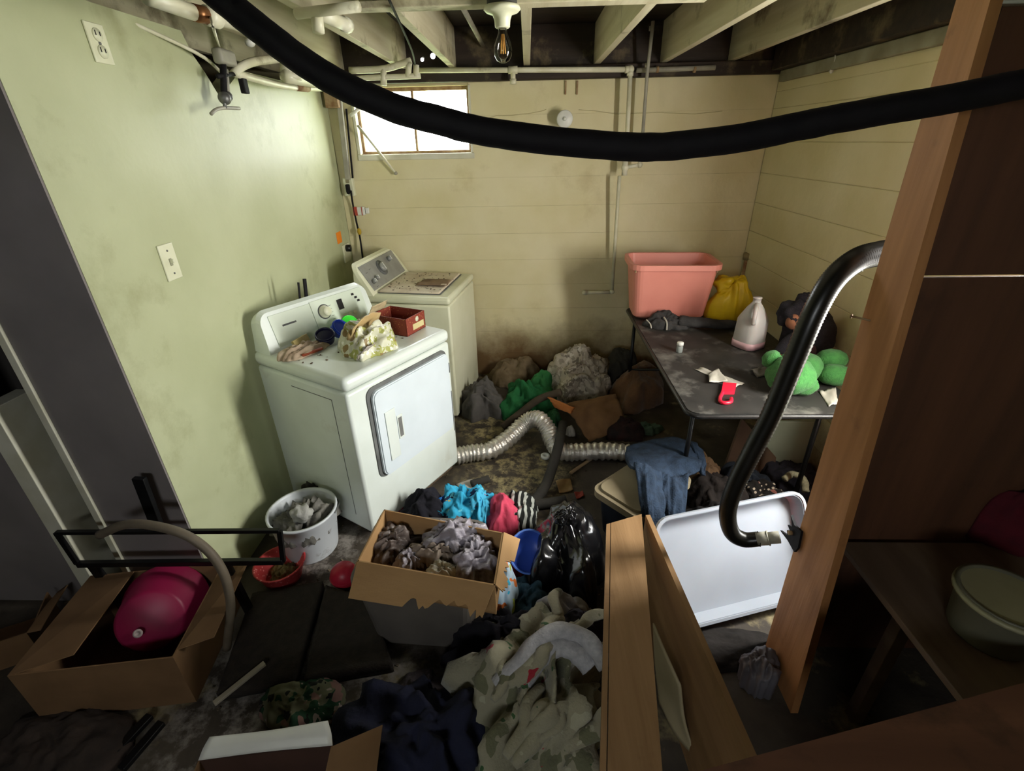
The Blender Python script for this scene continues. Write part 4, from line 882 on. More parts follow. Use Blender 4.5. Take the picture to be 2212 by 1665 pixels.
# green plush toy
m_plush = mat('green_plush', '#3f7d3c', '#336c33', scale=60, rough=0.95, bump=0.6, bscale=220, sheen=0.1)
o = at(1712, 858, z=TZ); t = thing('green_plush_toy', 'round green plush toy lying face down on the table', 'plush toy', (o.x, o.y + 0.05, TZ), 0.0)
MB().ball((0, 0.01, 0.083), 0.105, sy=0.95, sz=0.82, bump=0.18, seed=2, n=28, m=18).build('head', m_plush, t)
MB().ball((0.10, 0.13, 0.075), 0.095, sx=1.15, sz=0.78, bump=0.15, seed=5, n=24, m=16).build('body', m_plush, t)
for x, y, z, r in ((0.265, 0.155, 0.10, 0.055), (0.245, 0.075, 0.055, 0.055)): MB().ball((x, y, z), r, sx=1.35, bump=0.12, seed=x * 9, n=20, m=12).build('foot', m_plush, t)
MB().ball((-0.055, 0.10, 0.125), 0.045, bump=0.2, seed=8).build('ear', m_plush, t)
MB().ball((0.05, -0.02, 0.05), 0.05, sx=1.3, bump=0.2, seed=3).build('arm', m_plush, t)
# dark shaggy toy
m_dplush = mat('dark_plush', '#17141a', '#1f1b22', scale=60, rough=0.95, bump=0.6, bscale=200)
m_skin = mat('tan_felt', '#8a5a40', '#7a4e38', scale=20, rough=0.9)
o = at(1735, 775, z=TZ); t = thing('dark_plush_toy', 'slumped dark plush toy with tan patches against the right wall', 'plush toy', (o.x - 0.03, o.y + 0.02, TZ), 0.0)
MB().ball((0.06, 0.05, 0.13), 0.14, sx=0.95, sy=0.8, sz=1.05, bump=0.25, seed=6, n=26, m=18).build('body', m_dplush, t)
h_ = MB().ball((-0.055, 0.04, 0.235), 0.072, bump=0.45, seed=7, n=24, m=16).build('head', m_dplush, t)
MB().ball((-0.075, -0.015, 0.215), 0.034, sz=1.2, bump=0.1).build('face_patch', m_skin, h_)
MB().ball((-0.005, 0.06, 0.315), 0.036, bump=0.3).build('hair_tuft', m_dplush, h_)
MB().tube(cr_path([(0.0, -0.02, 0.14), (-0.09, -0.06, 0.10), (-0.15, -0.10, 0.05)], 6), lambda s, th: 0.05 - 0.012 * s, 14).build('arm', m_dplush, t)
MB().ball((-0.155, -0.125, 0.038), 0.036, bump=0.15).build('hand', m_skin, t)
MB().tube(cr_path([(0.02, -0.04, 0.06), (-0.05, -0.14, 0.05), (-0.11, -0.20, 0.04)], 6), lambda s, th: 0.05 - 0.008 * s, 14).build('leg', mat('maroon_felt', '#3a1618', '#2c1114', scale=20, rough=0.95), t)
MB().ball((-0.085, -0.215, 0.04), 0.034, sz=1.2, bump=0.15).build('foot', m_skin, t)
# grey cloth along the back of the table
m_grycl = mat('charcoal_cloth', '#2f2e2e', '#3d3b3a', scale=18, rough=0.95, bump=0.3, bscale=90)
a = at(1430, 700, z=TZ); t = thing('charcoal_garment', 'crumpled charcoal garment lying in front of the pink bin', 'clothing', (a.x + 0.02, a.y - 0.02, TZ), -0.25)
MB().heap(0.13, 0.09, 0.085, seed=41, fold=0.5, fr=2.8).build('hood', m_grycl, t)
MB().tube(cr_path([(0.08, -0.01, 0.035), (0.20, -0.02, 0.042), (0.32, -0.01, 0.036), (0.42, 0.03, 0.03)], 6), lambda s, th: 0.05 - 0.018 * s + 0.008 * nz(s * 8, math.cos(th), math.sin(th)), 16, sq=0.75).build('sleeve', m_grycl, t)
MB().tube(cr_path([(-0.12, -0.02, 0.03), (-0.125, -0.055, 0.045), (-0.10, -0.085, 0.03), (-0.09, -0.10, 0.006)], 5), 0.004, 8).build('drawstring', m_paper, t)
MB().tube(cr_path([(-0.02, -0.05, 0.07), (0.0, -0.09, 0.05), (0.005, -0.11, 0.006)], 5), 0.005, 8).build('drawstring', m_paper, t)
# things under the table
a, b_, c, d = [at(*p) for p in ((1640, 905), (1790, 905), (1755, 1010), (1690, 1005))] if False else [at(1637, 912, y=2.45), at(1800, 912, y=2.45), at(1790, 1015, y=2.40), at(1640, 1015, y=2.40)]
pb = MB(); pb.box((a.x, 2.42, 0.0), (b_.x + 0.1, 2.44, a.z + 0.02), 0.003); t = tag(pb.build('pale_board', mat('pale_green_board', '#8f9480', '#848a76', scale=5)), 'pale green-grey board standing under the table', 'board')
a = at(1580, 960, y=2.30); b_ = at(1690, 1010, y=2.2)
tag(MB().add([Vector((a.x, 2.34, 0)), Vector((b_.x + 0.05, 2.34, 0)), Vector((b_.x + 0.05, 2.36, 0.16)), Vector((a.x + 0.06, 2.36, a.z + 0.13)), Vector((a.x, 2.36, 0)), Vector((b_.x + 0.05, 2.36, 0)), Vector((b_.x + 0.05, 2.38, 0.16)), Vector((a.x + 0.06, 2.38, a.z + 0.13))], [(0, 1, 2, 3), (7, 6, 5, 4), (0, 4, 5, 1), (1, 5, 6, 2), (2, 6, 7, 3), (3, 7, 4, 0)]).build('brown_flap', mat('brown_card', '#5a4433', '#4c3a2c', scale=6)), 'brown cardboard flap leaning before the pale board', 'cardboard')
# ================================================================== FLOOR CLUTTER, MIDDLE OF THE ROOM
def cloth_mat(name, c1, c2=None, **k):
    return mat(name, c1, c2 or c1, scale=k.pop('scale', 16), rough=0.95, bump=k.pop('bump', 0.6), bscale=k.pop('bscale', 26), **k)
def H(name, label, u, v, rx, ry, h, m, seed, cat='clothing', z=0.0, rz=0.0, fold=0.35, fr=2.4, q=0.55, group=None, **k):
    """a single crumpled cloth; (u, v) is where the middle of its base stands on z"""
    c = at(u, v, z=z); mb = MB().heap(rx, ry, h, seed=seed, fold=fold, fr=fr, q=q, **k)
    o = mb.build(name, m); o.location = (c.x, c.y, z + 0.001); o.rotation_euler = (0, 0, rz)
    return tag(o, label, cat, group)
# --- the heap of laundry by the back wall
H('grey_sweatshirt', 'dark grey sweatshirt heap beside the washer', 1046, 888, 0.155, 0.15, 0.27, cloth_mat('dk_grey_cloth', '#57534f', '#4a4743'), 101, q=0.42, fold=0.5, fr=3)
H('tan_pillow', 'dirty tan pillow against the back wall', 1112, 822, 0.22, 0.14, 0.22, cloth_mat('tan_cloth', '#7d6c54', '#67573f', stain='#54452f', sscale=7), 102, 'pillow', fold=0.4)
H('green_blanket', 'bright green crumpled blanket in the laundry heap', 1138, 888, 0.20, 0.15, 0.24, cloth_mat('green_cloth', '#1a5c30', '#226838'), 103, 'blanket', fold=0.75, fr=3.2)
H('light_green_cloth', 'lighter green cloth tucked behind the foam tube', 1172, 862, 0.13, 0.12, 0.25, cloth_mat('lt_green_cloth', '#347a42', '#2c6a38'), 104, fold=0.4)
H('green_towel', 'dull green towel end beside the foil duct', 1196, 915, 0.06, 0.13, 0.10, cloth_mat('dull_green', '#2f6a42', '#255636'), 105, 'towel')
o = H('patterned_blanket', 'pale patterned blanket piled high before the back wall', 1252, 862, 0.235, 0.19, 0.46, mat('pale_print', '#b5ab9a', rough=0.95, pattern=[('blot', 26, 0.54, '#948b7c'), ('blot', 17, 0.61, '#786f62'), ('blot', 30, 0.63, '#c9c2b4')], bump=0.3, bscale=60), 106, 'blanket', fold=0.62, fr=3.4, q=0.42)
H('dark_garment', 'dark grey garment behind the pale patterned blanket', 1335, 835, 0.15, 0.13, 0.34, cloth_mat('dk_olive', '#35322b', '#2c2a24'), 107)
H('black_garment', 'black cloth between the tan pillow and the patterned blanket', 1196, 828, 0.09, 0.10, 0.22, cloth_mat('black_cloth', '#141312', '#1b1a18'), 108)
c = at(1380, 862, z=0); t = tag(MB().heap(0.26, 0.17, 0.30, seed=109, fold=0.22, fr=1.6, q=0.4).build('brown_cushion', cloth_mat('brown_velour', '#6e4f33', '#5a4029', sheen=0.2)), 'brown velour cushion leaning under the table corner', 'cushion'); t.location = (c.x - 0.03, c.y - 0.02, 0.001); t.rotation_euler = (0, 0, 0.7)
# brown paper bag
m_bagp = mat('brown_paper', '#7a5a36', '#684a2b', scale=10, rough=0.8, bump=0.3, bscale=30)
p0 = at(1210, 872, z=0.22); p1 = at(1330, 850, z=0.26); p2 = at(1352, 925, z=0.05); p3 = at(1272, 955, z=0.03)
g = [[p0.lerp(p1, i / 3).lerp(p3.lerp(p2, i / 3), j / 3) + Vector((0, 0, 0.05 * math.sin(PI * j / 3) * (0.5 + 0.5 * math.sin(PI * i / 3)))) for i in range(4)] for j in range(4)]
c = Vector((sum(p.x for r in g for p in r) / 16, sum(p.y for r in g for p in r) / 16, 0)); t = thing('brown_paper_bag', 'torn flat brown paper bag in front of the patterned blanket', 'paper bag', c)
MB().sheet([[p - c for p in r] for r in g], 18, 18, 0.01, 0.016, 2.5, 3, ragged=0.08).build('bag_panel', m_bagp, t)
MB().sheet([[p - c + Vector((0.02, 0.08, -0.045 - 0.03 * (j < 1))) for p in r] for j, r in enumerate(g)], 12, 12, 0.01, 0.016, 2.5, 4).build('bag_panel', m_bagp, t)
# orange foam slab
p0 = at(1183, 857, z=0.26); p1 = at(1240, 880, z=0.24); p2 = at(1232, 893, z=0.20); p3 = at(1200, 880, z=0.20)
g = [[p0.lerp(p1, i / 2).lerp(p3.lerp(p2, i / 2), j / 2) for i in range(3)] for j in range(3)]
tag(MB().sheet(g, 12, 8, 0.025, 0.006, 5, 9, ragged=0.2).build('orange_foam', mat('orange_foam', '#b5703a', '#a5622e', scale=12, rough=0.9)), 'torn orange foam piece by the paper bag', 'foam')
H('dark_rag', 'dark red and black rag under the table', 1345, 935, 0.14, 0.12, 0.12, cloth_mat('maroon_rag', '#2e1613', '#1a1210'), 110, 'rag')
H('white_crumpled_cup', 'crumpled white paper cup beside the black tube', 1232, 938, 0.035, 0.035, 0.07, m_paper, 111, 'cup')
H('teal_rag', 'dusty teal rag on the floor under the table', 1400, 930, 0.10, 0.06, 0.06, cloth_mat('teal_rag', '#4f6a5c', '#435a4e'), 112, 'rag')
# --- foil duct
m_foil = mat('foil', '#dedad0', '#c4beb2', scale=14, rough=0.36, metal=0.7, bump=0.5, bscale=60)
hp = [(985, 985, 0.055), (1020, 978, 0.055), (1060, 972, 0.06), (1100, 945, 0.08), (1130, 917, 0.12), (1150, 905, 0.16), (1168, 908, 0.17), (1185, 930, 0.12), (1196, 958, 0.075), (1215, 975, 0.06), (1255, 976, 0.058), (1310, 974, 0.06), (1365, 980, 0.06), (1400, 992, 0.06)]
pp = cr_path([at(u, v, z=z) for u, v, z in hp], 16)
L_ = len(pp)
tag(MB().tube(pp, lambda s, th: 0.054 + 0.0055 * math.sin(s * 2 * PI * 52 + 0.5 * math.sin(th * 2 + s * 30)) + 0.004 * nz(s * 40, math.cos(th) * 1.5, math.sin(th) * 1.5), 22).build('foil_duct', m_foil), 'long crinkled silver foil dryer duct snaking over the floor', 'duct')
# --- black foam tubes
m_foam = mat('grey_foam', '#2b2925', '#38352f', scale=12, rough=0.85, bump=0.3)
def ftube(name, label, pts, r, m=m_foam, group='foam pipe sleeves on the floor'):
    p = cr_path([at(u, v, z=z) for u, v, z in pts], 8)
    return tag(MB().tube(p, r, 14).build(name, m), label, 'foam tube', group)
ftube('foam_sleeve', 'brownish foam sleeve lying across the green blanket', [(1085, 922, 0.035), (1120, 895, 0.10), (1165, 862, 0.22), (1212, 846, 0.29)], 0.026, mat('brown_foam', '#4a3f30', '#3d3428', scale=12, rough=0.85))
ftube('foam_sleeve', 'black foam sleeve curving across the foil duct', [(1216, 915, 0.10), (1208, 955, 0.155), (1196, 1000, 0.11), (1180, 1045, 0.05), (1160, 1075, 0.034), (1140, 1092, 0.034)], 0.030)
ftube('foam_sleeve', 'black foam sleeve lying flat behind the black bag', [(1150, 1090, 0.034), (1180, 1087, 0.034), (1222, 1080, 0.034)], 0.028)
ftube('foam_sleeve', 'short black foam offcut behind the blue clothes', [(1018, 1045, 0.025), (1056, 1034, 0.025)], 0.022)
ftube('foam_sleeve', 'black foam stub above the pink shirt', [(1030, 1080, 0.03), (1065, 1092, 0.03)], 0.024)
# --- bits on the floor
def flat(name, label, pts, m, seed, cat='paper', z=0.006): return paper(name, label, pts, z, m, seed, 0.002, 0.003, cat)
flat('torn_paper', 'torn white paper beside the dryer foot', [(985, 1045), (1022, 1035), (1040, 1052), (1000, 1062)], m_paper, 11)
flat('beige_cardboard', 'small torn beige cardboard square on the floor', [(1200, 1038), (1232, 1033), (1238, 1060), (1208, 1066)], mat('beige_card', '#a3875c', '#94784e', scale=10), 12, 'cardboard')
flat('red_scrap', 'little red scrap on the floor before the beige tote', [(1240, 1065), (1258, 1060), (1262, 1072), (1246, 1078)], mat('red_scrap', '#8e3320', '#7e2a1a', scale=10), 13)
a, b_ = at(1232, 1022, z=0.012), at(1278, 990, z=0.012); tag(MB().tube([a, b_], 0.011, 10).build('wooden_dowel', mat('pale_wood', '#a38a68', '#957c5c', scale=10)), 'short pale wooden dowel below the foil duct', 'dowel')
c = at(1178, 988, z=0); t = thing('tape_roll', 'small white tape roll lying near the foil duct', 'tape', (c.x, c.y, 0.001))
MB().lathe([(0.014, 0), (0.030, 0), (0.030, 0.018), (0.014, 0.018), (0.014, 0.0)], 22).build('ring', m_whitep, t)
# --- beige tote with jeans
m_tlid = mat('beige_lid', '#8d8168', '#7f745c', scale=5, rough=0.55); m_tbody = mat('navy_tote', '#1d222c', '#171b24', scale=5, rough=0.5)
t = thing('lidded_tote', 'dark tote with a beige lid under the blue jeans', 'tote', (0.575, 1.955, 0), math.radians(42))
bin_shell(0.175, 0.115, 0.20, 0.135, 0.25, 0.04, 0.005).build('tub', m_tbody, t)
MB().prism(rr_poly(-0.225, -0.152, 0.225, 0.152, 0.05), 0.035, Matrix.Translation((0, 0, 0.252))).build('lid', m_tlid, t)
MB().prism(rr_poly(-0.20, -0.13, 0.20, 0.13, 0.045), 0.012, Matrix.Translation((0, 0, 0.287))).build('lid_crown', m_tlid, t)
m_jean = cloth_mat('blue_denim', '#26364a', '#1b2838', scale=30, bump=0.5, bscale=120)
c = Vector((0.66, 1.95, 0.0)); t = thing('blue_jeans', 'faded blue jeans draped over the beige lidded tote', 'jeans', c + Vector((0, 0, 0.028)))
def jp(u, v, y): return at(u, v, y=y) - c
MB().sheet([[jp(1352, 975, 2.19), jp(1400, 960, 2.25), jp(1455, 955, 2.28), jp(1505, 965, 2.25)], [jp(1350, 1000, 2.07), jp(1400, 995, 2.07), jp(1458, 995, 2.10), jp(1514, 995, 2.13)], [jp(1368, 1020, 1.95), jp(1410, 1035, 1.93), jp(1460, 1045, 1.95), jp(1510, 1025, 2.03)]], 28, 20, 0.014, 0.012, 3.5, 31).build('waist', m_jean, t)
MB().sheet([[jp(1368, 1008, 1.96), jp(1396, 1014, 1.945), jp(1428, 1032, 1.95)], [jp(1376, 1052, 1.86), jp(1400, 1052, 1.84), jp(1430, 1062, 1.86)], [jp(1382, 1105, 1.74), jp(1402, 1108, 1.72), jp(1434, 1112, 1.75)], [jp(1390, 1152, 1.73), jp(1408, 1160, 1.71), jp(1438, 1167, 1.74)]], 18, 30, 0.03, 0.018, 3, 32, dirs=(1.6, 0.8)).build('trouser_leg', m_jean, t)
MB().sheet([[jp(1424, 1030, 1.96), jp(1452, 1040, 1.955), jp(1484, 1035, 1.98)], [jp(1426, 1072, 1.86), jp(1452, 1077, 1.85), jp(1482, 1072, 1.88)], [jp(1430, 1122, 1.79), jp(1454, 1127, 1.76), jp(1480, 1122, 1.80)], [jp(1438, 1167, 1.76), jp(1458, 1180, 1.73), jp(1484, 1170, 1.77)]], 18, 30, 0.03, 0.018, 3, 33, dirs=(1.6, 0.8)).build('trouser_leg', m_jean, t)
MB().sheet([[jp(1490, 965, 2.22), jp(1502, 972, 2.20), jp(1516, 982, 2.18)], [jp(1504, 1000, 2.12), jp(1514, 1005, 2.10), jp(1522, 1008, 2.10)], [jp(1508, 1030, 2.03), jp(1514, 1034, 2.01), jp(1521, 1032, 2.01)]], 10, 14, 0.02, 0.006, 3, 34).build('waistband', m_jean, t)
# --- dark clothes right of the jeans
H('dark_coat', 'dark brown coat heap right of the jeans', 1540, 1090, 0.17, 0.17, 0.22, cloth_mat('dk_brown', '#251d18', '#1c1613'), 121)
H('brown_wrap', 'crumpled brown wrapping paper behind the dark coat', 1510, 1055, 0.11, 0.10, 0.24, mat('crumple_brown', '#6b5136', '#574029', scale=9, rough=0.8, bump=0.4), 122, 'paper', fold=0.5, fr=3)
H('navy_cloth', 'faded navy cloth under the hanging vacuum hose', 1600, 1068, 0.13, 0.13, 0.20, cloth_mat('navy_cloth', '#1c222c', '#151a22'), 123)
H('floral_dress', 'black and cream floral dress on the dark heap', 1640, 1105, 0.135, 0.13, 0.19, mat('floral_print', '#17130f', rough=0.95, pattern=[('spots', 42, 0.30, '#b0a08c'), ('blot', 24, 0.63, '#7a4a40')], bump=0.3, bscale=60), 124, 'dress')
H('black_jacket', 'black jacket beside the pale board under the table', 1700, 1045, 0.19, 0.14, 0.15, cloth_mat('jacket_black', '#15121a', '#1c1820'), 125, 'jacket')
c = at(1722, 1040, z=0.15); o = tag(MB().tube(cr_path([c + Vector((-0.06, 0.02, 0.0)), c + Vector((-0.01, 0.04, 0.02)), c + Vector((0.03, 0.0, 0.015)), c + Vector((0.02, -0.06, -0.02))], 6), lambda s, th: 0.018 + 0.004 * nz(s * 20, th), 12).build('fur_trim', mat('cream_fur', '#a8a184', '#938c70', scale=40, rough=0.95, bump=0.6)), 'cream fluffy trim lying on the black jacket', 'trim')
H('black_sweater', 'black sweater heap between jeans and white tub', 1540, 1150, 0.20, 0.14, 0.16, cloth_mat('sweater_black', '#0f0d0d', '#171413'), 126, 'sweater')
H('white_dotted_cloth', 'dark cloth with white specks under the jeans', 1450, 1195, 0.10, 0.07, 0.07, mat('speckled', '#1d1a1a', rough=0.95, pattern=[('spots', 60, 0.22, '#a89a90')], bump=0.3), 127, 'cloth')
# --- white tub
m_tub = mat('white_tub', '#a6abb4', '#9ca1aa', scale=3, rough=0.4); m_tub.node_tree.nodes['Principled BSDF'].inputs['Subsurface Weight'].default_value = 0.1
A, B = at(1450, 1388, z=0), at(1690, 1325, z=0)
ang = math.atan2(B.y - A.y, B.x - A.x); d = (B - A).normalized(); nrm = Vector((-d.y, d.x, 0)); ph = math.radians(62)
hh_, hw_ = 0.235, 0.36
cc = A + d * (hw_ - 0.02) + nrm * (hh_ * math.cos(ph) + 0.075 * math.sin(ph)); cc.z = hh_ * math.sin(ph) + 0.018
t = thing('white_tub', 'large shallow white plastic tub leaning on its long edge behind the stud', 'tub', cc, rot=(ph, 0, ang))
bin_shell(hw_ - 0.03, hh_ - 0.025, hw_ - 0.012, hh_ - 0.012, 0.075, 0.05, 0.005).build('tub', m_tub, t)
rim_band(hw_ - 0.013, hh_ - 0.013, 0.075, 0.055, 0.012, 0.012).build('rim', m_tub, t)
# ================================================================== FOREGROUND
m_card = wood('cardboard', '#a98559', '#9d7a50', axis=(0.3, 0.3, 1), sc=12, rough=0.85)
m_card2 = mat('cardboard_dark', '#7d5f40', '#705437', scale=7, rough=0.9)
# --- grey tub with the open cardboard box on it
t = thing('grey_tub', 'dark grey translucent tub under the open cardboard box', 'tub', (-0.425, 1.405, 0.001), -0.06)
bin_shell(0.20, 0.15, 0.235, 0.185, 0.375, 0.05, 0.005).build('tub', mat('grey_tub', '#6b655e', '#5a554f', scale=5, rough=0.5), t)
rim_band(0.233, 0.183, 0.375, 0.06, 0.02, 0.014).build('rim', mat('grey_tub', '#4f4a45'), t)
ZB = 0.53
R_ = [at(u, v, z=ZB) for u, v in ((830, 1100), (1087, 1150), (1069, 1264), (772, 1212))]     # back left, back right, front right, front left
cc = Vector((sum(p.x for p in R_) / 4, sum(p.y for p in R_) / 4, 0.388))
t = thing('cardboard_box', 'open cardboard box full of crumpled plastic on the grey tub', 'box', cc)
ZH = ZB - 0.388
def wallq(a, b, name, m=m_card):
    a, b = Vector((a.x - cc.x, a.y - cc.y, 0)), Vector((b.x - cc.x, b.y - cc.y, 0)); dn = (b - a).normalized(); n_ = Vector((dn.y, -dn.x, 0)) * 0.005
    u_ = Vector((0, 0, ZH))
    return MB().add([a, b, b + u_, a + u_, a + n_, b + n_, b + u_ + n_, a + u_ + n_], [(0, 1, 2, 3), (7, 6, 5, 4), (0, 4, 5, 1), (1, 5, 6, 2), (2, 6, 7, 3), (3, 7, 4, 0)]).build(name, m, t)
for k in range(4): wallq(R_[k], R_[(k + 1) % 4], 'side')
MB().add([Vector((p.x - cc.x, p.y - cc.y, 0.001)) for p in R_] + [Vector((p.x - cc.x, p.y - cc.y, 0.006)) for p in R_], [(0, 1, 2, 3), (7, 6, 5, 4), (0, 4, 5, 1), (1, 5, 6, 2), (2, 6, 7, 3), (3, 7, 4, 0)]).build('bottom', m_card, t)
def flap(e0, e1, o0, o1, name='flap', rag=0.0, seed=1):
    """sheet hinged on e0-e1, free edge o0-o1 (relative points)"""
    n = 48; top = []; bot = []
    rnd = random.Random(seed)
    for i in range(n + 1):
        s = i / n; a = e0.lerp(e1, s); b = o0.lerp(o1, s); r = 1 - (rag * max(0.0, 0.9 * nz(s * 14 + seed, 3.3) + 0.5 * nz(s * 40, seed) + 0.35) if rag and s > 0.42 else 0)
        top.append(a); bot.append(a.lerp(b, r))
    nn = (e1 - e0).cross(o0 - e0).normalized() * 0.004
    vs = top + bot + [p + nn for p in top] + [p + nn for p in bot]; m = n + 1; fs = []
    for i in range(n): fs += [(i, i + 1, m + i + 1, m + i), (3 * m + i, 3 * m + i + 1, 2 * m + i + 1, 2 * m + i), (m + i, m + i + 1, 3 * m + i + 1, 3 * m + i), (2 * m + i, 2 * m + i + 1, i + 1, i)]
    fs += [(0, m, 3 * m, 2 * m), (n, 2 * m + n, 3 * m + n, m + n)]
    return MB().add(vs, fs).build(name, m_card, t)
rel = lambda p: Vector((p.x - cc.x, p.y - cc.y, p.z - 0.388))
flap(rel(R_[3]), rel(R_[2]), rel(at(752, 1292, z=0.44)), rel(at(1040, 1338, z=0.44)), rag=0.45, seed=3)
flap(rel(R_[1]), rel(R_[2]), rel(at(1122, 1165, z=0.46)), rel(at(1092, 1285, z=0.45)), rag=0.7, seed=5)
flap(rel(R_[0]), rel(R_[3]), rel(at(822, 1112, z=0.50)), rel(at(764, 1225, z=0.50)), seed=6)
# contents
m_clear = mat('dusty_plastic', '#a39da6', '#857f86', scale=16, rough=0.3, bump=0.6, bscale=50, stain='#6b6058', sscale=8, slo=0.5, shi=0.7)
m_dust = mat('dusty_paper', '#8b7d70', '#75685c', scale=12, rough=0.85, bump=0.5, bscale=40)
def inbox(name, label, u, v, z, rx, ry, h, m, seed, **k):
    c = at(u, v, z=z); o = MB().heap(rx, ry, h, seed=seed, fold=k.pop('fold', 0.75), fr=k.pop('fr', 4), q=0.5, lop=0.35, **k).build(name, m); o.location = (c.x, c.y, z); return tag(o, label, 'wrapping')
inbox('plastic_wrap', 'crumpled clear plastic wrap at the back of the cardboard box', 985, 1178, 0.43, 0.12, 0.075, 0.105, m_clear, 201)
inbox('plastic_wrap', 'crumpled pale plastic wrap at the right end of the cardboard box', 1030, 1222, 0.42, 0.075, 0.085, 0.11, m_clear, 202)
inbox('wrapping_paper', 'dusty tan crumpled paper in the middle of the cardboard box', 945, 1203, 0.43, 0.10, 0.05, 0.07, m_dust, 203)
inbox('plastic_wrap', 'grimy grey plastic wrap in the left corner of the cardboard box', 852, 1180, 0.42, 0.065, 0.075, 0.08, mat('grimy_plastic', '#6e625c', '#574d48', scale=14, rough=0.4, bump=0.5), 204)
inbox('plastic_wrap', 'grey plastic wrap before the tan paper in the cardboard box', 892, 1218, 0.42, 0.06, 0.045, 0.06, m_clear, 205)
inbox('foil_lump', 'bright white foil lump near the front flap of the cardboard box', 958, 1240, 0.43, 0.06, 0.032, 0.05, mat('bright_foil', '#d8d6d0', '#b9b39a', scale=18, rough=0.25, bump=0.5), 206)
inbox('packing_debris', 'dark packing debris filling the bottom of the cardboard box', 935, 1188, 0.396, 0.19, 0.09, 0.05, mat('dark_debris', '#3c322c', '#2c2521', scale=14, rough=0.9), 207, fold=0.4)
# --- bright clothes behind the box
H('black_shirt', 'black shirt heap behind the cardboard box', 925, 1128, 0.15, 0.10, 0.17, cloth_mat('shirt_black', '#15141b', '#1c1b24'), 211, 'shirt', fold=0.5, fr=3)
H('red_sock', 'bright pink-red cloth tip beside the dryer corner', 862, 1105, 0.035, 0.06, 0.13, cloth_mat('pink_red', '#c33a55', '#b0304a'), 212, 'cloth')
H('turquoise_shirt', 'turquoise printed shirt crumpled behind the cardboard box', 1005, 1118, 0.15, 0.15, 0.20, mat('turquoise_print', '#36a8cf', rough=0.95, pattern=[('blot', 16, 0.60, '#1c2a4a'), ('blot', 24, 0.64, '#6fd0e6'), ('blot', 30, 0.70, '#c8b060')], bump=0.3, bscale=60), 213, 'shirt', fold=0.5, fr=3.0)
H('turquoise_towel', 'turquoise towel rolled beside the pink shirt', 1045, 1130, 0.075, 0.13, 0.19, mat('turquoise', '#4ab4da', rough=0.95, pattern=[('blot', 20, 0.63, '#1f7fb0'), ('blot', 35, 0.70, '#c03a50')], bump=0.3), 214, 'towel', fold=0.5)
H('pink_shirt', 'coral pink shirt right of the turquoise clothes', 1085, 1130, 0.10, 0.17, 0.19, cloth_mat('coral', '#d84e68', '#c9445e'), 215, 'shirt', fold=0.35)
H('blue_shorts', 'small bright blue cloth against the back box edge', 955, 1125, 0.075, 0.06, 0.17, cloth_mat('royal_blue', '#1f4fae', '#2a7fc0'), 216, 'shorts')
H('zebra_cloth', 'black and white swirl-patterned cloth behind the pink shirt', 1115, 1120, 0.12, 0.13, 0.15, mat('zebra', '#1a1c1a', rough=0.95, pattern=[('wave', 9, 0.55, '#b9bdb4')], bump=0.3), 217, 'cloth', fold=0.4)
c = at(1135, 1190, z=0.16); t = thing('blue_dish', 'blue plastic dish tipped on edge beside the cardboard box', 'dish', c, rot=(0.85, 0.25, 0.3))
MB().lathe([(0, 0), (0.05, 0), (0.075, 0.02), (0.09, 0.045), (0.095, 0.045), (0.078, 0.015), (0.05, -0.006), (0, -0.006)][::-1], 26).build('bowl', mat('blue_dish', '#3a5ab8', '#3250a8', scale=6, rough=0.35), t)
MB().tube([Vector((0.094 * math.cos(2 * PI * k / 24), 0.094 * math.sin(2 * PI * k / 24), 0.046)) for k in range(25)], 0.005, 8, False).build('rim', mat('blue_rim', '#5a7fd0', '#5276c8', scale=6, rough=0.35), t)
H('printed_towel', 'white towel with orange and green print right of the box', 1092, 1320, 0.06, 0.13, 0.27, mat('orange_print', '#b9cfe0', rough=0.95, pattern=[('blot', 13, 0.60, '#e07a3a'), ('blot', 12, 0.62, '#b4c24a'), ('blot', 11, 0.66, '#3fb2d8')], bump=0.3), 218, 'towel', q=0.35, fold=0.25)
H('dark_red_sock', 'dark red cloth scrap between the box and the black bag', 1112, 1240, 0.05, 0.06, 0.13, cloth_mat('dk_red', '#8e2430', '#7c1c28'), 219, 'cloth')
H('teal_shirt', 'dark teal shirt beneath the black bag', 1140, 1330, 0.10, 0.14, 0.17, cloth_mat('dk_teal', '#1d3844', '#16303a'), 220, 'shirt')
# --- black rubbish bag
m_bin = mat('black_bag', '#0b0b0d', '#101012', scale=8, rough=0.18, spec=0.6, bump=0.15, bscale=25)
c = at(1218, 1235, z=0); t = thing('rubbish_bag', 'shiny black rubbish bag left of the wooden frame', 'bag', (c.x, c.y, 0.001), 0.15)
MB().heap(0.16, 0.26, 0.36, seed=223, fold=0.26, fr=2.2, q=0.45, ang=PI / 2).build('bag_body', m_bin, t)
MB().heap(0.05, 0.04, 0.05, seed=222, fold=0.5, fr=3, base=0.33).build('tied_neck', m_bin, t)
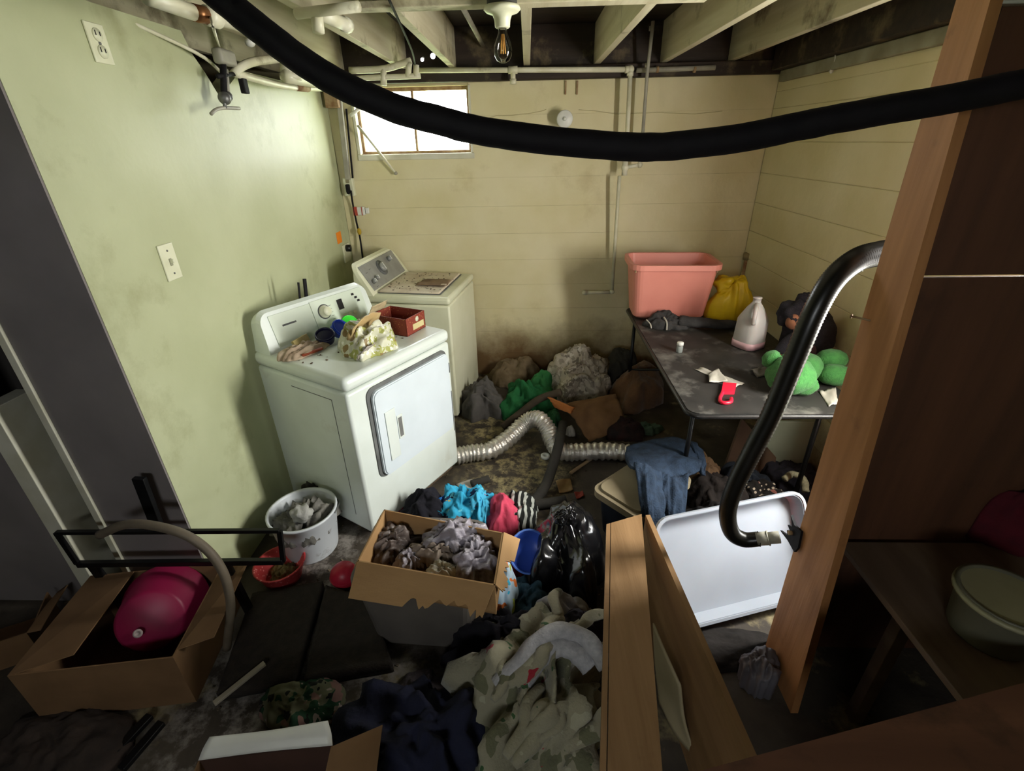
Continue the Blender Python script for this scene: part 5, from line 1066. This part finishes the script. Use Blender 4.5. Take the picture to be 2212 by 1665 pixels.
# --- foreground laundry
H('white_tshirt', 'dusty white shirt below the black bag', 1215, 1365, 0.13, 0.09, 0.20, cloth_mat('dusty_white', '#a3a0a0', '#918e8e'), 231, 'shirt', fold=0.4)
H('black_trousers', 'black trousers heaped before the grey tub', 1090, 1440, 0.20, 0.20, 0.22, cloth_mat('trouser_black', '#141218', '#1b1820', stain='#4c4a58', sscale=6, slo=0.66, shi=0.74), 232, 'trousers', fold=0.5)
H('grey_leggings', 'dark grey sleeve behind the white blanket edge', 1245, 1395, 0.11, 0.07, 0.22, cloth_mat('sleeve_grey', '#3a3740', '#302d36'), 233)
c = at(1165, 1570, z=0); t = thing('fleece_blanket', 'grey-green printed fleece blanket heaped beside the wooden frame', 'blanket', (c.x + 0.0, c.y + 0.05, 0.001))
m_fl = mat('fleece_print', '#96917a', rough=0.98, pattern=[('blot', 9, 0.57, '#6c6c52'), ('blot', 14, 0.66, '#a8a48c'), ('blot', 11, 0.695, '#9a2430'), ('blot', 17, 0.70, '#3a5a34')], bump=0.4, bscale=120, sheen=0.2)
MB().heap(0.23, 0.34, 0.34, seed=240, fold=0.75, fr=3.6, q=0.45).build('blanket_body', m_fl, t)
rnd = random.Random(23)
for k in range(11):
    x0, y0 = rnd.uniform(-0.17, 0.08), rnd.uniform(-0.30, 0.10); L2 = rnd.uniform(0.15, 0.26); a = rnd.uniform(0.4, 1.3)
    zc_ = 0.30 - 1.6 * (x0 * x0 + 0.5 * y0 * y0)
    pts = [(x0 + L2 * s * math.cos(a) + 0.02 * math.sin(s * 6), y0 + L2 * s * math.sin(a), zc_ + 0.035 * math.sin(s * PI) + rnd.uniform(-0.012, 0.012)) for s in (0, 0.33, 0.66, 1)]
    rb = rnd.uniform(0.018, 0.028)
    MB().tube(cr_path(pts, 6), lambda s, th: (rb + 0.007 * nz(s * 5 + k, math.cos(th))) * (0.5 + 0.5 * math.sin(PI * min(1, max(0, s))) ** 0.5), 14).build('blanket_fold', m_fl, t)
m_sher = mat('sherpa', '#b9b8ba', '#a4a3a6', scale=60, rough=0.98, bump=0.5, bscale=160)
pts = [at(u, v, z=z) - Vector(t.location) for u, v, z in ((1075, 1480, 0.25), (1120, 1430, 0.30), (1160, 1385, 0.33), (1205, 1362, 0.35), (1250, 1370, 0.35), (1285, 1400, 0.34), (1310, 1440, 0.32))]
MB().tube(cr_path(pts, 8), lambda s, th: 0.028 + 0.006 * nz(s * 9, math.cos(th), math.sin(th)), 14).build('sherpa_hem', m_sher, t)
pts = [at(u, v, z=z) - Vector(t.location) for u, v, z in ((1130, 1470, 0.25), (1165, 1420, 0.29), (1205, 1395, 0.31), (1245, 1405, 0.31), (1275, 1440, 0.28))]
MB().tube(cr_path(pts, 8), lambda s, th: 0.036 + 0.008 * nz(s * 7, math.cos(th), math.sin(th)), 14).build('sherpa_lining', m_sher, t)
H('navy_blanket', 'dark navy blanket heaped at the bottom of the view', 920, 1630, 0.26, 0.20, 0.24, cloth_mat('navy_blanket', '#1f2238', '#191b2e'), 241, 'blanket', fold=0.5)
H('dirty_rag', 'dirty mauve-grey rag between the mats and the black trousers', 905, 1510, 0.13, 0.10, 0.05, cloth_mat('mauve_grey', '#5c5358', '#3c3538', stain='#8a8084', sscale=8), 242, 'rag')
H('camouflage_cloth', 'crumpled camouflage cloth on the floor', 655, 1525, 0.14, 0.10, 0.06, mat('camo', '#6a6a52', rough=0.95, pattern=[('blot', 14, 0.52, '#24442f'), ('blot', 18, 0.60, '#1a1c18'), ('blot', 12, 0.62, '#8a6a62'), ('blot', 22, 0.66, '#a0948c')], bump=0.3), 243, 'cloth', fold=0.4)
# dark mats
def slab(name, label, px, z, th, m, cat, fold=0.006, seed=1):
    a, b_, c, d = [at(u, v, z=z) for u, v in px]
    g = [[a.lerp(b_, i / 3).lerp(d.lerp(c, i / 3), j / 3) for i in range(4)] for j in range(4)]
    return tag(MB().sheet(g, 20, 20, th, fold, 2.5, seed, ragged=0.03).build(name, m), label, cat)
m_mat = mat('dark_mat', '#2e2720', '#251f1a', scale=30, rough=0.95, bump=0.4, bscale=120)
slab('floor_mat', 'dark brown floor mat left of the grey tub', [(548, 1288), (700, 1262), (640, 1470), (470, 1505)], 0.04, 0.05, m_mat, 'mat', seed=4)
slab('floor_mat', 'second dark mat between the first mat and the grey tub', [(706, 1270), (800, 1300), (850, 1440), (660, 1475)], 0.035, 0.05, m_mat, 'mat', seed=7)
a, b_ = at(462, 1520, z=0.074), at(572, 1432, z=0.080); tag(MB().beam(a, b_, 0.02, 0.012, bev=0.002).build('wood_strip', mat('pale_strip', '#a39a88', '#8f8674', scale=10)), 'thin pale wooden strip along the dark mat edge', 'strip')
# --- wooden frame
m_fw = wood('frame_wood', '#96744e', '#846440', axis=(1, 0.08, 1), sc=18, stain='#6a4c2e', sscale=4, slo=0.6, shi=0.8)
ZW = 0.50
a0, a1, a2, a3 = at(1310, 1132, z=ZW), at(1386, 1110, z=ZW), at(1437, 1740, z=ZW), at(1294, 1740, z=ZW)
o = Vector((a0.x, a0.y, 0)); t = thing('broken_furniture', 'broken wooden frame of two planks meeting at a point', 'furniture', o)
q = [p - o for p in (a0, a1, a2, a3)]
def thick(pts, dz): 
    return MB().add([p for p in pts] + [p - Vector((0, 0, dz)) for p in pts], [(0, 1, 2, 3), (7, 6, 5, 4), (0, 4, 5, 1), (1, 5, 6, 2), (2, 6, 7, 3), (3, 7, 4, 0)])
qq = [q[0] + (q[1] - q[0]) * 0.13, q[1] + (q[0] - q[1]) * 0.0, q[2], q[3] + (q[2] - q[3]) * 0.12]
thick(qq, 0.04).build('top_board', m_fw, t)
thick([q[0], q[0] + (q[1] - q[0]) * 0.11, q[3] + (q[2] - q[3]) * 0.10, q[3]], 0.032).build('edge_strip', m_fw, t)
# long side plank, standing on edge
b0, b1 = at(1388, 1112, z=ZW) - o, at(1640, 1680, z=ZW) - o
dn = (b1 - b0).normalized(); b0 = b0 + Vector((0.012, 0.0, 0)); sx_ = Vector((dn.y, -dn.x, 0)); 
if sx_.x < 0: sx_ = -sx_
wv = [b0, b1, b1 + sx_ * 0.018, b0 + sx_ * 0.018]
thick(wv, ZW - 0.001).build('side_plank', m_fw, t)
MB().box(tuple(q[0] + Vector((0.02, -0.06, 0)) - Vector((0, 0, q[0].z))), tuple(Vector((q[0].x + 0.06, q[0].y - 0.02, ZW - 0.041)))).build('end_post', m_fw, t)
pe = qq[3] + (qq[2] - qq[3]) * 0.5; MB().box((pe.x - 0.03, pe.y + 0.01, 0), (pe.x + 0.03, pe.y + 0.05, ZW - 0.041)).build('end_post', m_fw, t)
g = [[at(1412, 1345, z=0.36) - o, at(1432, 1395, z=0.34) - o, at(1470, 1480, z=0.30) - o], [at(1415, 1420, z=0.22) - o, at(1440, 1480, z=0.20) - o, at(1480, 1560, z=0.18) - o], [at(1425, 1520, z=0.10) - o, at(1455, 1580, z=0.08) - o, at(1505, 1640, z=0.06) - o]]
tag(MB().sheet([[p + o for p in r] for r in g], 12, 12, 0.006).build('cream_panel', mat('cream_panel', '#b3a684', '#a69978', scale=5)), 'cream sheet leaning inside the wooden frame', 'sheet')
# --- left side: white bucket, red basket, rail, box with magenta bucket
m_wb = mat('white_bucket', '#cfd3d6', '#c3c7ca', scale=5, rough=0.4, stain='#7d7670', sscale=6, slo=0.6, shi=0.7)
t = thing('white_bucket', 'white plastic bucket of crumpled rubbish beside the dryer', 'bucket', (-1.115, 1.80, 0.001))
MB().lathe([(0, 0), (0.125, 0), (0.13, 0.01), (0.158, 0.235), (0.165, 0.24), (0.165, 0.25), (0.154, 0.25), (0.152, 0.235), (0.125, 0.015), (0, 0.012)], 36).build('pail', m_wb, t)
MB().tube(cr_path([(0.16, 0, 0.225), (0.13, 0.12, 0.20), (0.0, 0.185, 0.17), (-0.13, 0.12, 0.20), (-0.16, 0, 0.225)], 6), 0.003, 6).build('bail_handle', m_steel, t)
o = MB().heap(0.13, 0.13, 0.12, seed=251, fold=0.6, fr=3.5, q=0.5, lop=0.1).build('bucket_rubbish', mat('grey_rubbish', '#77746c', '#4c4a44', scale=14, rough=0.7, bump=0.5)); o.location = (-1.115, 1.80, 0.145); tag(o, 'crumpled grey rubbish heaped in the white bucket', 'rubbish')
o = MB().ball((0, 0, 0), 0.045, sz=0.9, bump=0.5, seed=3, n=22, m=14).build('paper_ball', mat('pale_ball', '#a9a8a2', '#8d8c86', scale=14, rough=0.8, bump=0.5)); o.location = (-1.09, 1.745, 0.27); tag(o, 'round pale crumpled paper ball in the white bucket', 'paper')
H('dark_jacket', 'dark fleece jacket slumped behind the white bucket', 690, 1105, 0.10, 0.08, 0.26, cloth_mat('jacket_fleece', '#3b3832', '#2e2b26'), 252, 'jacket', fold=0.35)
t = thing('red_basket', 'small red mesh basket with leaves by the black rail', 'basket', (-1.17, 1.60, 0.001))
m_redm = mat('red_mesh', '#b83a3c', pattern=[('spots', 55, 0.22, '#e08a86')], rough=0.5)
MB().lathe([(0, 0), (0.075, 0), (0.08, 0.006), (0.11, 0.095), (0.116, 0.10), (0.106, 0.10), (0.074, 0.012), (0, 0.01)], 30).build('bowl', m_redm, t)
MB().heap(0.07, 0.07, 0.035, seed=253, fold=0.6, fr=4, base=0.014).build('leaf_litter', mat('olive_litter', '#6a5a30', '#544826', scale=16), t)
t = thing('red_ball', 'red plastic ball half hidden by the cardboard box', 'ball', (at(748, 1262, z=0).x, at(748, 1262, z=0).y, 0.001))
MB().ball((0, 0, 0.062), 0.062, n=24, m=16).build('shell', mat('red_ball', '#b3243a', '#a81e34', scale=4, rough=0.4), t)
MB().tube([Vector((0.0625 * math.cos(2 * PI * k / 24), 0.0625 * math.sin(2 * PI * k / 24), 0.062)) for k in range(25)], 0.0015, 6, False).build('seam', mat('red_ball', '#b3243a'), t)
# black angle-iron rail
YR = 1.36
a, b_, c, d = [at(u, v, y=YR) for u, v in ((122, 1150), (604, 1146), (612, 1212), (168, 1218))]
o = Vector(((a.x + b_.x) / 2, YR, 0)); t = thing('bed_rail', 'black metal bed frame rail standing in front of the grey wall end', 'frame', o)
MB().beam(a - o, b_ - o, 0.016, 0.016, bev=0.002).build('top_bar', m_blackm, t); MB().beam(d - o, c - o, 0.020, 0.024, bev=0.002).build('lower_bar', m_blackm, t)
MB().beam(a - o, d - o, 0.02, 0.012, (0, 1, 0)).build('end_bar', m_blackm, t); MB().beam(b_ - o, c - o, 0.018, 0.012, (0, 1, 0)).build('end_bar', m_blackm, t)
for x in (d.x + 0.06, c.x - 0.24): MB().beam(Vector((x - o.x, 0, d.z)), Vector((x - o.x, 0.03, 0)), 0.035, 0.02, (0, 1, 0)).build('leg', m_blackm, t)
u0, u1 = at(300, 1032, y=YR + 0.05), at(345, 1150, y=YR + 0.05); MB().beam(u0 - o, u1 - o, 0.045, 0.02, (0, 1, 0), 0.002).build('upright', m_blackm, t)
# bent grey tube
pp = [at(u, v, y=y) for u, v, y in ((215, 1155, 1.26), (270, 1133, 1.26), (330, 1135, 1.25), (400, 1155, 1.24), (450, 1190, 1.23), (480, 1232, 1.22), (494, 1275, 1.21), (498, 1320, 1.20), (490, 1400, 1.19))]
tag(MB().tube(cr_path(pp, 8), 0.016, 14).build('bent_tube', mat('tan_tube', '#6d6252', '#5c5244', scale=10, rough=0.6)), 'bent tan-grey tube arching over the left cardboard box', 'tube')
# cardboard box with magenta bucket
zc = 0.26
F0, F1 = at(92, 1556, z=0), at(425, 1516, z=0); 
T0, T1 = at(122, 1442, z=zc), at(432, 1398, z=zc)
dx = (F1 - F0); ang = math.atan2(dx.y, dx.x); wL = dx.length
t = thing('flattened_box', 'sagging cardboard box holding a magenta bucket at lower left', 'box', (F0.x, F0.y, 0.001), ang); cc = Vector(t.location)
D_ = 0.42
MB().box((0, 0, 0), (wL, 0.005, zc)).build('side', m_card2, t); MB().box((0, D_, 0), (wL, D_ + 0.005, zc)).build('side', m_card2, t)
MB().box((0, 0.005, 0), (0.005, D_, zc)).build('side', m_card2, t); MB().box((wL - 0.005, 0.005, 0), (wL, D_, zc)).build('side', m_card2, t)
MB().box((0.005, 0.005, 0), (wL - 0.005, D_, 0.005)).build('bottom', m_card2, t)
def bflap(p, nm='flap'):
    p = [Vector(x) for x in p]; n_ = (p[1] - p[0]).cross(p[3] - p[0]).normalized() * 0.004
    MB().add(p + [x + n_ for x in p], [(0, 1, 2, 3), (7, 6, 5, 4), (0, 4, 5, 1), (1, 5, 6, 2), (2, 6, 7, 3), (3, 7, 4, 0)]).build(nm, m_card2, t)
bflap([(0, 0, zc), (0, D_, zc), (0.20, D_ - 0.03, zc + 0.035), (0.19, 0.04, zc + 0.02)])
bflap([(wL, 0.03, zc), (wL, D_ - 0.02, zc), (wL + 0.13, D_ - 0.05, zc + 0.05), (wL + 0.12, 0.05, zc + 0.02)])
bflap([(0.02, 0, zc), (wL - 0.02, 0, zc), (wL - 0.04, 0.03, zc - 0.12), (0.04, 0.03, zc - 0.12)])
bflap([(0.03, D_, zc), (wL - 0.03, D_, zc), (wL - 0.05, D_ + 0.10, zc - 0.10), (0.05, D_ + 0.10, zc - 0.10)])
m_mag = mat('magenta_plastic', '#8f1844', '#80143c', scale=4, rough=0.45)
bc = at(335, 1330, z=0.27); t = thing('magenta_bucket', 'magenta plastic bucket lying in the left cardboard box', 'bucket', (bc.x - 0.02, bc.y - 0.02, 0.25), rot=(math.radians(62), math.radians(12), math.radians(18)))
# base faces the viewer
MB().lathe([(0, -0.02), (0.105, -0.02), (0.118, -0.03), (0.150, -0.20), (0.158, -0.205), (0.158, -0.212), (0.146, -0.212), (0.112, -0.034), (0, -0.028)][::-1], 34, Matrix.Rotation(PI, 4, 'X') @ Matrix.Translation((0, 0, -0.0)) @ Matrix.Scale(-1, 4, (0, 0, 1))).build('pail', m_mag, t)
MB().lathe([(0, 0), (0.016, 0), (0.016, 0.003), (0.007, 0.003), (0.007, 0.001), (0, 0.001)], 20, Matrix.Translation((-0.03, -0.03, 0.0))).build('price_sticker', mat('sticker', '#b9a9a4', '#a99994', scale=5), t)
# scrap of the torn box further left and near box at the bottom
a = at(30, 1400, z=0); t = thing('torn_carton', 'torn tan cardboard carton at the left edge', 'carton', (a.x, a.y, 0.001), 0.5)
MB().box((-0.14, -0.10, 0), (0.12, -0.095, 0.14)).build('side', m_card2, t); MB().box((0.115, -0.095, 0), (0.12, 0.14, 0.12)).build('side', m_card2, t); MB().box((-0.14, -0.095, 0), (0.115, 0.14, 0.004)).build('bottom', m_card2, t)
bb = MB().sheet([[(0.12, -0.1, 0.14), (0.15, 0.0, 0.15), (0.16, 0.12, 0.12)], [(0.16, -0.1, 0.13), (0.19, 0.0, 0.15), (0.20, 0.12, 0.14)]], 8, 6, 0.004); bb.build('flap', m_card2, t)
ZN = 0.33
n0, n1 = at(425, 1632, z=ZN), at(716, 1600, z=ZN); n2 = at(830, 1530, z=ZN)
dx = n1 - n0; ang = math.atan2(dx.y, dx.x); wL = dx.length
t = thing('near_box', 'cardboard box with a white inner flap at the bottom edge of the view', 'box', (n0.x, n0.y, 0.001), ang)
MB().box((0, -0.004, 0), (wL, 0, ZN - 0.02)).build('side', mat('maroon_card', '#4a332a', '#3e2a22', scale=6), t); MB().box((0, -0.36, 0), (wL, -0.356, ZN - 0.02)).build('side', m_card2, t)
MB().box((0, -0.356, 0), (0.004, -0.004, ZN - 0.02)).build('side', m_card2, t); MB().box((wL - 0.004, -0.356, 0), (wL, -0.004, ZN - 0.02)).build('side', m_card2, t); MB().box((0.004, -0.356, 0), (wL - 0.004, -0.004, 0.004)).build('bottom', m_card2, t)
MB().sheet([[(0, -0.002, ZN - 0.02), (wL / 2, -0.002, ZN - 0.014), (wL, -0.002, ZN - 0.02)], [(0.01, 0.015, ZN), (wL / 2, 0.02, ZN + 0.004), (wL - 0.005, 0.02, ZN)], [(0.02, 0.04, ZN + 0.01), (wL / 2, 0.045, ZN + 0.0), (wL - 0.02, 0.05, ZN + 0.01)]], 20, 8, 0.004).build('white_flap', m_whitep, t)
MB().add([(wL, -0.004, ZN - 0.02), (wL + 0.13, 0.05, ZN - 0.04), (wL + 0.13, -0.33, ZN - 0.06), (wL, -0.356, ZN - 0.02), (wL, -0.004, ZN - 0.025), (wL + 0.13, 0.05, ZN - 0.045), (wL + 0.13, -0.33, ZN - 0.065), (wL, -0.356, ZN - 0.025)], [(0, 1, 2, 3), (7, 6, 5, 4), (0, 4, 5, 1), (1, 5, 6, 2), (2, 6, 7, 3), (3, 7, 4, 0)]).build('side_flap', m_card2, t)
# --- right: on the shelf
sh = bpy.data.objects['low_shelf'].location.z
c = at(2130, 1365, z=sh); t = thing('frosted_bucket', 'dim frosted plastic bucket on the low shelf', 'bucket', (c.x, c.y, sh + 0.001))
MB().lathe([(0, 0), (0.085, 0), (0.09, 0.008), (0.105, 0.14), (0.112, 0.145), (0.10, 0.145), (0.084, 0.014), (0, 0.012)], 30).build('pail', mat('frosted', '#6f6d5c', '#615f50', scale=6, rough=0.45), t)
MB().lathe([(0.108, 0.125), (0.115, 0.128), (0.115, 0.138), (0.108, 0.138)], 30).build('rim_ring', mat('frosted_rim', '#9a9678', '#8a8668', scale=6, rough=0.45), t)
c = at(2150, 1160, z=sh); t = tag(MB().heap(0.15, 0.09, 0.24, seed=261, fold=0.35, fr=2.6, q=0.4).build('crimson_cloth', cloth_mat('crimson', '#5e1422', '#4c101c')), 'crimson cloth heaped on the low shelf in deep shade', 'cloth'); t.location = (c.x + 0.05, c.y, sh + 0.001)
c = at(1640, 1480, z=0); o = MB().heap(0.07, 0.07, 0.16, seed=262, fold=0.4, fr=3, q=0.35).build('plastic_sheet', mat('foggy_plastic', '#6d6a70', '#5a575c', scale=8, rough=0.4)); o.location = (0.855, 1.15, 0.001); tag(o, 'crumpled foggy plastic at the foot of the stud', 'plastic')
litter('floor_debris', 'small dark and pale crumbs scattered over the floor', lambda x, y: Vector((x, y, 0.0005)), 420, mat('crumbs', '#7d705a', '#2c261f', scale=60, rough=0.9), ((-1.3, 0.7), (1.0, 2.9)), (0.002, 0.007))
H('dark_shade_cloth', 'dark brown rug added to darken the floor below the white tub', 1585, 1408, 0.24, 0.11, 0.03, cloth_mat('shade_cloth_dark', '#1f1a17', '#171310'), 271, 'shade_cloth')  # flat dark cloth added to darken the too bright floor here
for k, (p, q_) in enumerate((((235, 1640), (325, 1545)), ((262, 1662), (350, 1560)))):
    a, b_ = at(*p, z=0.02), at(*q_, z=0.02)
    tag(MB().beam(a, b_, 0.03, 0.02, bev=0.003).build('iron_bar', m_blackm), ('left' if k == 0 else 'right') + ' one of two black iron bars on the floor before the left cardboard box', 'bar', 'iron bars on the floor')
H('brown_sack', 'dull brown sack lying between the left box and the near box', 130, 1620, 0.22, 0.14, 0.07, cloth_mat('sack_brown', '#3a2f28', '#2d2520'), 272, 'sack')
